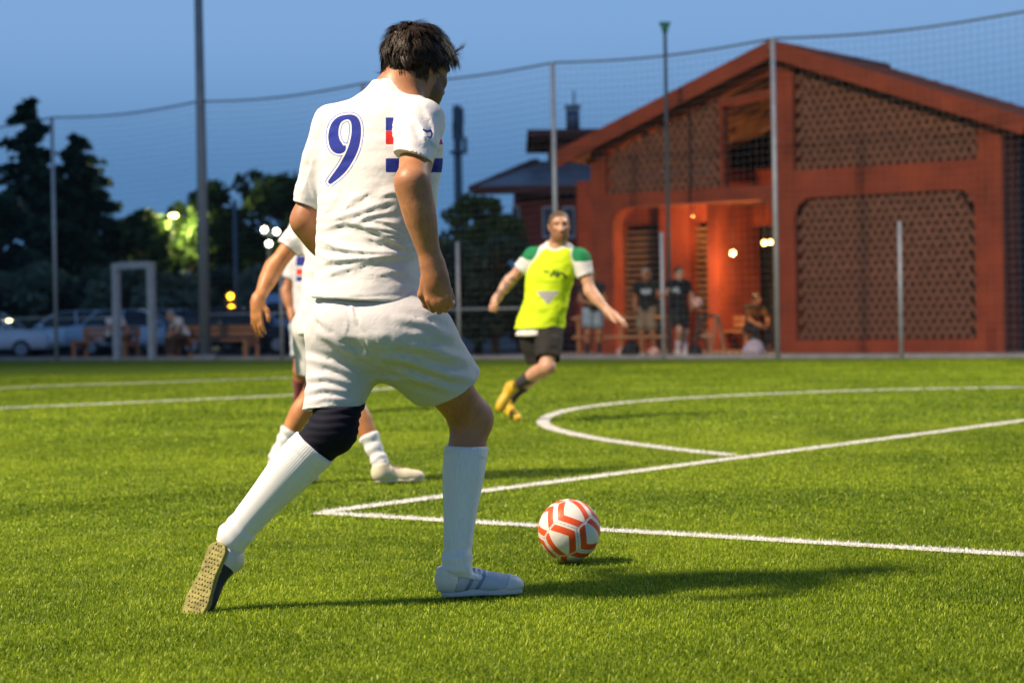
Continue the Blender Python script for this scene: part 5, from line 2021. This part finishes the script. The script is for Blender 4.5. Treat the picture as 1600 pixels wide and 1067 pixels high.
    def shoe_panels(o, heel, toe, L_):
        n = len(o.data.vertices)
        co = np.empty(n * 3, np.float32); o.data.vertices.foreach_get('co', co)
        P = co.reshape(-1, 3) + base
        a_ = nrm(toe - heel); s_ = np.cross(V(0, 0, 1), a_)
        x = (P - heel) @ a_ * .275 / L_; y = (P - heel) @ s_; z = P[:, 2] - heel[2]
        U = np.stack([x, z], 1)
        D = {'p_heel': x - .05 - .3 * (z - .03), 'p_vamp': .20 + .5 * z - x,
             'p_stripe': np.minimum(seg2(U, (.085, .018), (.115, .07), .0065), seg2(U, (.118, .018), (.145, .06), .0055)),
             'p_seam': np.minimum(np.abs(x - .05 - .3 * (z - .03)), np.abs(.20 + .5 * z - x)) - .0016}
        for k_, v_ in D.items():
            at_ = o.data.attributes.new(k_, 'FLOAT', 'POINT'); at_.data.foreach_set('value', v_.astype(np.float32))
    for o in root.children:
        if o.name.startswith('shoe'):
            shoe_panels(o, heelR, toeR, np.linalg.norm(toeR - heelR) * 1.02)
    # left foot, pushing off on its toe, sole towards the viewer
    heelL = q9(346, 842, -.135)
    toeL = q9(303, 956, -.175)
    toeL[2] = max(toeL[2], .012)
    so = nrm(V(-.52, -.80, -.02))
    u_, so_, W, A = shoe_parts(heelL, toeL + (toeL - heelL) * .0, -so, .262)
    add_shoe(root, base, heelL, toeL, -so, up_d, sole_l, .0045, .262, True, None)
    for o in root.children:
        if o.name.startswith('shoe') and o.data.materials[0] == up_d:
            n = len(o.data.vertices)
            co = np.empty(n * 3, np.float32); o.data.vertices.foreach_get('co', co)
            P = co.reshape(-1, 3) + base
            x = (P - heelL) @ A[0]
            z = (P - heelL) @ A[2]
            at_ = o.data.attributes.new('p_dark', 'FLOAT', 'POINT')
            at_.data.foreach_set('value', (.075 - x + .25 * (z - .05)).astype(np.float32))

    # ---- hair: a volume plus a few thousand locks lying along it
    cuts = [((0, .070, .058), (0, .8, -.6)), ((0, -.008, .0), (0, .68, -.73)), ((0, -.06, -.078), (0, .1, -1))]
    hc, L, A = hair_cap(J, 1.0, .017, cuts)
    lo, hi = bounds([J['head']], .17)
    hair_m = mat('hair_dark', (.030, .018, .011), .5, .5, 60, .0, spec=.25)
    P, F, N = mesh_sdf(hc, lo, hi, .005, disp=lambda P, N: .010 * vnoise(P, 28) + .006 * vnoise(P, 70))
    rg = np.random.RandomState(5)
    hr, hf, hu = A
    crown = L(0, -.055, .105)
    vs, fs_ = [], []
    from mathutils.kdtree import KDTree
    kd = KDTree(len(P))
    for i, p in enumerate(P):
        kd.insert(p, i)
    kd.balance()
    for cl in rg.randint(0, len(P), 620):
        p0, n0 = P[cl], N[cl]
        loc = p0 - J['head']
        front, hgt = loc @ hf, loc @ hu
        fl = p0 - crown
        fl = nrm(fl - n0 * (fl @ n0)) + hf * (.55 if hgt > .05 else .1) - V(0, 0, .45) + hr * .25 * math.sin(cl) + rg.normal(0, .28, 3)
        fl = nrm(fl - n0 * (fl @ n0))
        ln = rg.uniform(.030, .062) * (1.2 if front > .03 and hgt > .0 else 1.0) * (.7 if hgt < -.03 else 1)
        lift = rg.uniform(.0, .14) + (.16 if front > .05 and hgt > .02 else 0)
        tipc = p0 + fl * ln + n0 * lift * ln
        for (q_, i, _d) in kd.find_n(p0, 66)[::3]:
            p = P[i] - N[i] * .004 + rg.normal(0, .0025, 3)
            tip = tipc + (P[i] - p0) * .35 + rg.normal(0, .003, 3)
            l2 = rg.uniform(.75, 1.1)
            w = rg.uniform(.0008, .0016)
            side = np.cross(fl, n0)
            b0 = len(vs)
            for (t, wf) in ((0, 1), (.35, .95), (.7, .75), (1, .1)):
                c = lerp(p, p + (tip - p) * l2, t) + n0 * (.16 * ln * math.sin(t * 3.1)) 
                vs += [c - side * w * wf, c + side * w * wf]
            for s_ in range(3):
                fs_.append((b0 + 2 * s_, b0 + 2 * s_ + 1, b0 + 2 * s_ + 3, b0 + 2 * s_ + 2))
    VV = np.concatenate([P, np.array(vs)])
    FF = np.concatenate([F, np.array(fs_) + len(P)])
    link_mesh('hair', mesh_np('hair', VV - base, FF, hair_m), root)
    return root
player_nine()
# ------------------------------------------------------------------ the other people
def person(label, J, base, skin, h, top, legs, socks, shoes, hair=None, hands=None, k=1.0, m=1.0, group=None, tint=None, bib=None, face=True, feet=None, lace=None):
    root = empty('person', base)
    tag(root, label, 'person', group)
    f = body_sdf(J, k, m, hands, face)
    pts = [J[n] for n in J if isinstance(J[n], np.ndarray) and n not in ('hf', 'hu')]
    lo, hi = bounds(pts, .14)
    lo[2] = max(lo[2], 0.0)
    t0 = tint if tint else (lambda P, N: {'tint': np.zeros((len(P), 4))})
    sdf_object('body', f, lo, hi, h, skin, root, base, None, t0)
    tp = [J[n] for n in ('pelvis', 'neck', 'shL', 'shR', 'elL', 'elR')]
    l2, h2 = bounds(tp, .24)
    def drape(amp):
        return lambda P, N: amp * vnoise(P * V(1, 1, 1.7), 9) + amp * .5 * vnoise(P * V(1, 1, 1.4), 22)
    ft = cloth_top(J, k, top.get('loose', 1.0), top.get('hem', -.06), top.get('sleeve', .55), top.get('sl_r', .066))
    sdf_object('shirt', ft, l2, h2, h, top['m'], root, base, drape(top.get('drape', .012)), top.get('prints'))
    if bib:
        fb = cloth_top(J, k, bib.get('loose', 1.1), bib.get('hem', .0), sleeveless=True, neck_r=.085)
        sdf_object('bib', fb, l2, h2, h, bib['m'], root, base, drape(.02), bib.get('prints'))
    lp = [J[n] for n in ('pelvis', 'hipL', 'hipR', 'knL', 'knR')] + ([J['anL'], J['anR']] if legs['t'] > 1 else [])
    l3, h3 = bounds(lp, .2)
    fl = cloth_legs(J, k, legs['t'], legs.get('r0', .105), legs.get('r1', .09), loose=legs.get('loose', 1.0))
    sdf_object('shorts' if legs['t'] < 1.2 else 'trousers', fl, l3, h3, h, legs['m'], root, base, drape(.010))
    for s in ('L', 'R'):
        if socks:
            sock_on(root, base, J, s, k, m, socks['top'], socks['m'], min(h, .012), .006, folds=socks.get('folds', 0.0))
        an, toe = J['an' + s], J['toe' + s]
        if feet and s in feet:
            heel, tp_, up = feet[s]
        else:
            d = toe - an; d[2] = 0; d = nrm(d)
            heel = an - d * .06; heel = V(heel[0], heel[1], .014)
            tp_ = heel + d * .27; up = V(0, 0, 1)
        add_shoe(root, base, heel, tp_, up, shoes[0], shoes[1], min(h, .012), .27 * k, False, lace)
    if hair:
        fh, L, A = hair_cap(J, k, hair.get('thick', .012), hair.get('cuts', STD_CUTS))
        l4, h4 = bounds([J['head']], .17)
        sdf_object('hair', fh, l4, h4, min(h, .012), hair['m'], root, base, lambda P, N: .008 * vnoise(P, 40) + .004 * vnoise(P, 90))
    return root
def face_tint(J, k, beard=None, brow=(.05, .03, .02), extra=None):
    hf, hu = nrm(J['hf']), J['hu']
    hu = nrm(hu - hf * (hu @ hf)); hr = np.cross(hf, hu)
    def t(P, N):
        c = np.zeros((len(P), 4))
        q = (P - J['head']) / k
        x, y, z = q @ hr, q @ hf, q @ hu
        ih = np.linalg.norm(q, axis=1) < .17
        c[ih & (np.abs(z + .061) < .008) & (np.abs(x) < .024) & (y > .06)] = (.35, .12, .09, .8)
        c[ih & (np.abs(z - .036) < .007) & (np.abs(np.abs(x) - .032) < .02) & (y > .05)] = (*brow, .85)
        c[ih & (np.abs(z - .013) < .0065) & (np.abs(np.abs(x) - .032) < .011) & (y > .07)] = (.03, .025, .022, .85)
        if beard is not None:
            bm_ = ih & (z < -.034 + .02 * (np.abs(x) > .03) + .06 * (np.abs(x) > .055)) & (z > -.13) & (y > .0) & ~((np.abs(z + .061) < .008) & (np.abs(x) < .022))
            c[bm_] = (*beard, .8)
        if extra:
            extra(P, N, c)
        return {'tint': c}
    return t
def place(Jl, base, ang):
    """local joints (facing +y) turned by ang about z and set down at base"""
    c, s = math.cos(ang), math.sin(ang)
    R = np.array([[c, -s, 0], [s, c, 0], [0, 0, 1]])
    return {n: (R @ np.asarray(p, float) + (0 if n in ('hf', 'hu') else np.asarray(base))) for n, p in Jl.items()}
STAND = dict(pelvis=(0, 0, .95), neck=(0, .0, 1.47), head=(0, .035, 1.625), shL=(-.19, 0, 1.42), shR=(.19, 0, 1.42), elL=(-.26, -.02, 1.14), elR=(.26, -.02, 1.14),
             wrL=(-.25, .1, .90), wrR=(.25, .1, .90), hipL=(-.09, 0, .93), hipR=(.09, 0, .93), knL=(-.12, .03, .5), knR=(.11, .03, .5), anL=(-.13, -.02, .09), anR=(.12, -.02, .09),
             toeL=(-.17, .14, .035), toeR=(.16, .14, .035), hf=(0, 1, -.1), hu=(0, .1, 1))
def pose(ang, base, **kw):
    d = dict(STAND); d.update(kw)
    return place(d, base, ang)
w_shirt = mat('cloth_white', (.72, .71, .72), .8, .05, 9, .1, 300)
sk_tan = skin_mat('skin_tan', (.42, .19, .09))
sk_fair = skin_mat('skin_fair', (.56, .32, .21))
sk_warm = skin_mat('skin_warm', (.50, .22, .085))
sock_w = sock_mat('white_sock', (.76, .77, .80))
sock_k = sock_mat('black_sock', (.012, .012, .014))
sock_r = sock_mat('red_sock', (.16, .015, .02))
cream = mat('shoe_cream', (.62, .56, .42), .55, .1, 10)
shoe_wht = mat('shoe_white', (.65, .65, .66), .55, .1, 10)
shoe_ylw = mat('shoe_yellow', (.62, .40, .02), .45, .1, 10)
hair_br = mat('hair_brown', (.09, .055, .03), .6, .4, 50, .3, 200)
hair_bk = mat('hair_black', (.015, .012, .010), .6, .4, 50, .3, 200)
hair_gr = mat('hair_grey', (.30, .29, .28), .7, .3, 50, .3, 200)
black_c = mat('cloth_black', (.014, .014, .016), .8, .2, 8, .1, 200)

# second player, half hidden by number 9
Y2 = ground(625, 756)[1]
q2 = lambda u, v, d=0.0: at(u, v, Y2 + d)
J2 = dict(pelvis=q2(515, 505, .02), neck=q2(537, 300, .05), head=q2(556, 258, .10), shL=q2(486, 343, .14), shR=q2(585, 335, -.08), elL=q2(428, 418, .10), wrL=q2(403, 472, -.04),
          elR=q2(600, 420, -.12), wrR=q2(610, 470, -.1), hipL=q2(494, 514, .07), hipR=q2(540, 514, -.05), knL=q2(494, 610, .12), anL=q2(434, 712, .10), knR=q2(545, 618, .10), anR=q2(594, 722, .0),
          toeL=q2(470, 745, .1), toeR=q2(640, 745, .0), hf=V(.8, .55, -.2), hu=V(.1, .1, 1))
b2 = ground(540, 756)
hL = (nrm(q2(400, 512, -.06) - J2['wrL']), V(.55, .7, 0), V(.75, -.5, 0), 'relax')
logo2 = lambda P, N: {'p_logo': np.abs(np.linalg.norm(np.stack(proj(P), 1) - np.array([449, 371]), axis=1) - 4.2) * Y2 / FPX - .0045 + np.where(N[:, 1] > .4, 1.0, 0.0)}
kit2 = print_mat('white_kit', (.72, .71, .71), [('p_logo', (.35, .40, .55))])
person('player in white kit running right, mostly hidden behind number 9, one bare arm hanging', J2, b2, sk_warm, .0075,
       dict(m=kit2, loose=1.05, hem=-.08, sleeve=.62, sl_r=.066, prints=logo2, drape=.02), dict(m=mat('cloth_white_shorts', (.60, .60, .61), .8, .05, 9, .1, 300), t=.72, r0=.12, r1=.105),
       dict(m=sock_w, top=.62, folds=.003), (cream, cream), dict(m=hair_br), {'L': hL, 'R': (V(.1, .2, -1), V(-1, 0, 0), V(.6, .7, 0), 'relax')}, 1.0, 1.03,
       lace=mat('lace_brown', (.16, .12, .08), .8), feet={'R': (V(q2(583, 750)[0], Y2 - .02, .014), V(q2(665, 750)[0], Y2 + .05, .014), V(0, 0, 1)), 'L': (q2(418, 735, .10), V(q2(490, 752, .1)[0], Y2 + .12, .016), V(-.5, .1, .9))})

# third player, further away, seen between number 9 and the second player
Y3 = 18.0
q3 = lambda u, v, d=0.0: at(u, v, Y3 + d)
J3 = dict(pelvis=q3(485, 505, 0), neck=q3(489, 405, .02), head=q3(494, 377, .05), shL=q3(459, 412, .05), shR=q3(520, 412, -.05), elL=q3(447, 455, .02), wrL=q3(456, 492, -.06),
          elR=q3(528, 455, 0), wrR=q3(525, 490, 0), hipL=q3(472, 510, .03), hipR=q3(498, 510, -.02), knL=q3(469, 578, .0), anL=q3(466, 628, .12), knR=q3(505, 575, .05), anR=q3(512, 630, 0),
          toeL=q3(474, 636, .0), toeR=q3(520, 640, .1), hf=V(.5, .8, 0), hu=V(0, 0, 1))
def pr3(P, N):
    u, v = proj(P)
    k = Y3 / FPX
    return {'p_blue': np.minimum(np.abs(v - 408) - 8, np.abs(v - 436) - 4) * k + np.where(u < 462, .2, 0), 'p_red': (np.abs(v - 425) - 5) * k + np.where(u < 462, .2, 0)}
b3 = ground(490, 640); b3 = V(J3['pelvis'][0], Y3, 0)
person('player with blue and red bands on a white shirt, glimpsed between two white kits', J3, b3, sk_tan, .012,
       dict(m=print_mat('banded_kit', (.62, .62, .66), [('p_blue', (.015, .025, .2)), ('p_red', (.5, .03, .03))]), loose=1.0, prints=pr3), dict(m=mat('cloth_blue_white', (.45, .5, .6), .8, .05), t=.7),
       dict(m=sock_r, top=.3), (shoe_wht, shoe_wht), dict(m=hair_bk))

# runner in the yellow bib
Y4 = ground(800, 660)[1]
q4 = lambda u, v, d=0.0: at(u, v, Y4 + d)
J4 = dict(pelvis=q4(843, 512, 0), neck=q4(871, 389, -.04), head=q4(874, 354, -.08), shR=q4(833, 401, .05), elR=q4(797, 438, .10), wrR=q4(776, 467, .02), shL=q4(907, 405, -.08), elL=q4(922, 455, -.14), wrL=q4(954, 490, -.24),
          hipR=q4(830, 516, .05), hipL=q4(858, 515, -.04), knL=q4(855, 573, -.20), anL=q4(806, 603, .06), knR=q4(845, 578, .06), anR=q4(799, 622, .24), toeL=q4(789, 634, .06), toeR=q4(802, 648, .16),
          hf=V(.12, -1, -.06), hu=V(-.02, -.05, 1))
b4 = V(J4['pelvis'][0], Y4, 0)
def tat(P, N, c):
    d = seg2_3(P, J4['elR'], J4['wrR']); d2 = seg2_3(P, lerp(J4['shR'], J4['elR'], .5), J4['elR'])
    m_ = ((d < .07) | (d2 < .07)) & (vnoise(P, 45) > .0)
    c[m_] = (.10, .085, .085, .62)
def pr_bib(P, N):
    u, v = proj(P)
    U = np.stack([u, v], 1); k = Y4 / FPX
    fr = np.where(N[:, 1] > 0, 1.0, 0.0)
    txt = stroke2(U, [(850, 424, 1.6), (857, 425, 1.6)])
    for seg in ([(861, 431, 2.2), (866, 423, 1.6), (868, 431, 2.0)], [(871, 424, 1.6), (872, 432, 2.2), (876, 426, 1.6)], [(879, 427, 1.8), (884, 433, 2.4)]):
        txt = np.minimum(txt, stroke2(U, seg))
    gap = np.maximum(np.maximum(455 - v, (v - 455) + (u - 857) * .0 + np.abs(u - 856) * 1.1 - 21), np.abs(u - 857) - 18)
    return {'p_dark': txt * k + fr, 'p_grey': gap * k + fr}
def pr_sh(P, N):
    dS = np.minimum(np.linalg.norm(P - (J4['shR'] + V(0, 0, .02)), axis=1), np.linalg.norm(P - (J4['shL'] + V(0, 0, .02)), axis=1))
    return {'p_green': dS - .098}
person('runner in a fluorescent yellow bib and black shorts, arms out, facing the camera', J4, b4, sk_fair, .009,
       dict(m=print_mat('white_green_shirt', (.68, .67, .66), [('p_green', (.01, .20, .075))]), loose=.98, hem=-.10, sleeve=.55, sl_r=.066, prints=pr_sh), dict(m=mat('cloth_black_brown', (.012, .011, .010), .85, .2, 8), t=.80, r0=.112, r1=.098),
       dict(m=sock_k, top=.55), (shoe_ylw, shoe_ylw), dict(m=hair_br, thick=.008), {'R': (V(-.5, -.15, -.75), V(.6, .2, -.5), V(.2, -.9, 0), 'fist'), 'L': (V(.8, -.3, -.45), V(-.35, .3, -.9), V(.3, -.85, -.1), 'relax')}, 1.0, 1.05,
       tint=face_tint(J4, 1.0, (.22, .09, .035), extra=tat), bib=dict(m=print_mat('bib_yellow', (.60, .80, .015), [('p_dark', (.05, .10, .01)), ('p_grey', (.38, .36, .38))]), loose=1.10, hem=-.01, prints=pr_bib),
       feet={'L': (q4(797, 596, .08), q4(778, 640, .02), V(.75, -.5, .45)), 'R': (q4(784, 636, .26), V(q4(807, 660, .1)[0], Y4 + .08, .016), V(.35, -.35, .85))})

# people along the fence
def foot_at(u, v, Y):
    p = at(u, v, Y); return V(p[0], p[1], 0)
PI = math.pi
g_bg = 'spectators by the clubhouse'
p5 = fen(fen_px(927, 560, .35)[0], 0, .35)
J5 = pose(PI + .15, p5, elL=(-.24, .02, 1.16), wrL=(-.1, .2, 1.12), elR=(.25, .0, 1.15), wrR=(.12, .2, 1.1))
person('man in a dark shirt and pale denim shorts standing behind the runner’s left hand', J5, p5, sk_tan, .018, dict(m=mat('cloth_charcoal', (.03, .03, .034), .85, .2), sleeve=.5), dict(m=mat('denim_pale', (.32, .40, .48), .85, .15, 10), t=.78, loose=1.08), dict(m=sock_k, top=.45), (shoe_wht, shoe_wht), dict(m=hair_br), group=g_bg, tint=face_tint(J5, 1))
p6 = fen(fen_px(1012, 558, .55)[0], 0, .55)
J6 = pose(PI - .35, p6, elL=(-.27, .06, 1.18), wrL=(-.34, .28, 1.2), elR=(.25, -.05, 1.15), wrR=(.2, .1, .95))
def pr6(c, w):
    return lambda P, N: {'p_white': np.maximum(np.abs((P - c) @ np.append(E1, 0)) - w, np.abs(P[:, 2] - c[2]) - .04) + np.where(N[:, 1] > 0, 1, 0) + .06 * vnoise(P, 25)}
person('man in a black shirt with a pale chest print and khaki shorts by the porch', J6, p6, sk_tan, .018, dict(m=print_mat('black_tee_print', (.014, .014, .016), [('p_white', (.4, .46, .52))]), sleeve=.55, prints=pr6(p6 + V(0, -.1, 1.3), .085)), dict(m=mat('khaki', (.27, .20, .13), .85, .15, 10), t=.9, loose=1.08), None, (shoe_wht, shoe_wht), dict(m=hair_gr, thick=.006), group=g_bg, tint=face_tint(J6, 1))
p7 = fen(fen_px(1062, 558, .45)[0], 0, .45)
J7 = pose(PI + .45, p7, elL=(-.3, .0, 1.16), wrL=(-.2, .16, .98), elR=(.36, .12, 1.22), wrR=(.5, .3, 1.2), knR=(.10, .18, .52), anR=(.05, .02, .12), toeR=(.04, .18, .05))
person('man in black shirt and shorts with a ball under his arm, reaching to the left', J7, p7, sk_fair, .018, dict(m=print_mat('black_tee_print2', (.014, .014, .016), [('p_white', (.4, .46, .52))]), sleeve=.55, prints=pr6(p7 + V(-.05, -.1, 1.3), .06)), dict(m=black_c, t=.8, loose=1.08), dict(m=sock_w, top=.5), (shoe_wht, shoe_wht), dict(m=hair_bk), group=g_bg, tint=face_tint(J7, 1))
hb = J7['wrL'] * .5 + J7['elL'] * .5 + V(.02, -.06, -.02)
def spare_ball(label, loc, sub=4):
    o = link_mesh('football', SPARE, None, loc)
    tag(o, label, 'ball', 'footballs')
SPARE = ball_mesh('spare_football', .108, 4, Rb)
SPARE.materials.append(ball_m)
spare_ball('white ball held under the arm of the man in black', hb + V(.07, -.05, .0))
for lab, u, o in (('ball on the paving left of the black bag', 972, .5), ('ball lying at the feet of the man in khaki shorts', 1022, .3)):
    p = fen(fen_px(u, 556, o)[0], .115, o)
    spare_ball(lab, p)
o8 = (FAC0 - FEN0) @ E2 + 1.2
p8 = fen(fen_px(1174, 552, o8)[0], 0, o8)
SEAT = dict(pelvis=(0, 0, .50), neck=(0, .16, .98), head=(0, .24, 1.12), shL=(-.19, .14, .94), shR=(.19, .14, .94), elL=(-.24, .28, .70), elR=(.24, .28, .70), wrL=(-.12, .44, .58), wrR=(.12, .44, .58),
            hipL=(-.09, 0, .50), hipR=(.09, 0, .50), knL=(-.16, .42, .50), knR=(.16, .42, .50), anL=(-.15, .44, .09), anR=(.15, .44, .09), toeL=(-.18, .6, .035), toeR=(.18, .6, .035), hf=(0, .9, -.4), hu=(0, .35, .9))
J8 = place(SEAT, p8, PI + .5)
person('person in a dark jacket with an orange front sitting in the porch', J8, p8, sk_tan, .018, dict(m=print_mat('dark_orange_top', (.016, .015, .015), [('p_or', (.16, .07, .015))]), sleeve=.9, prints=lambda P, N: {'p_or': np.maximum(np.abs(P[:, 2] - .8) - .12, N[:, 1] + .5)}), dict(m=black_c, t=1.85, r0=.1, r1=.085), None, (mat('shoe_dark', (.03, .03, .03), .7), black_c), dict(m=hair_bk, thick=.02), group=g_bg, tint=face_tint(J8, 1))
st8 = empty('stool', p8); tag(st8, 'small dark stool under the person sitting in the porch', 'stool')
b = MB(); b.tube([p8 + V(0, 0, .34), p8 + V(0, 0, .385)], .18, 14); b.build('seat', timber, st8)
for a in range(3):
    d = V(math.cos(a * 2.1), math.sin(a * 2.1), 0)
    MB().tube([p8 + d * .11 + V(0, 0, .345), p8 + d * .17], .018, 6).build('leg', timber, st8)
# two seated on the benches at left
p9 = fen(-18.55, 0, .78)
J9 = place(SEAT, p9, PI + .9)
person('dark-haired person in a white shirt sitting on the left wooden bench', J9, p9, sk_tan, .02, dict(m=w_shirt, sleeve=.6), dict(m=black_c, t=1.85, r0=.1, r1=.085), None, (mat('shoe_dark', (.03, .03, .03), .7), black_c), dict(m=hair_bk, thick=.018), group='people sitting on the benches', tint=face_tint(J9, 1))
p10 = fen(-15.95, 0, .78)
S2 = dict(SEAT); S2.update(neck=(0, .30, .92), head=(0, .42, 1.02), shL=(-.19, .27, .90), shR=(.19, .27, .90), elL=(-.24, .36, .66), elR=(.24, .36, .66))
J10 = place(S2, p10, PI / 2 + .5)
person('grey-haired person in a white shirt leaning forward on the bench right of the gate', J10, p10, sk_fair, .02, dict(m=w_shirt, sleeve=.6), dict(m=mat('trousers_brown', (.07, .035, .025), .85, .2), t=1.85, r0=.1, r1=.085), None, (mat('shoe_dark', (.03, .03, .03), .7), black_c), dict(m=hair_gr, thick=.012), group='people sitting on the benches', tint=face_tint(J10, 1))
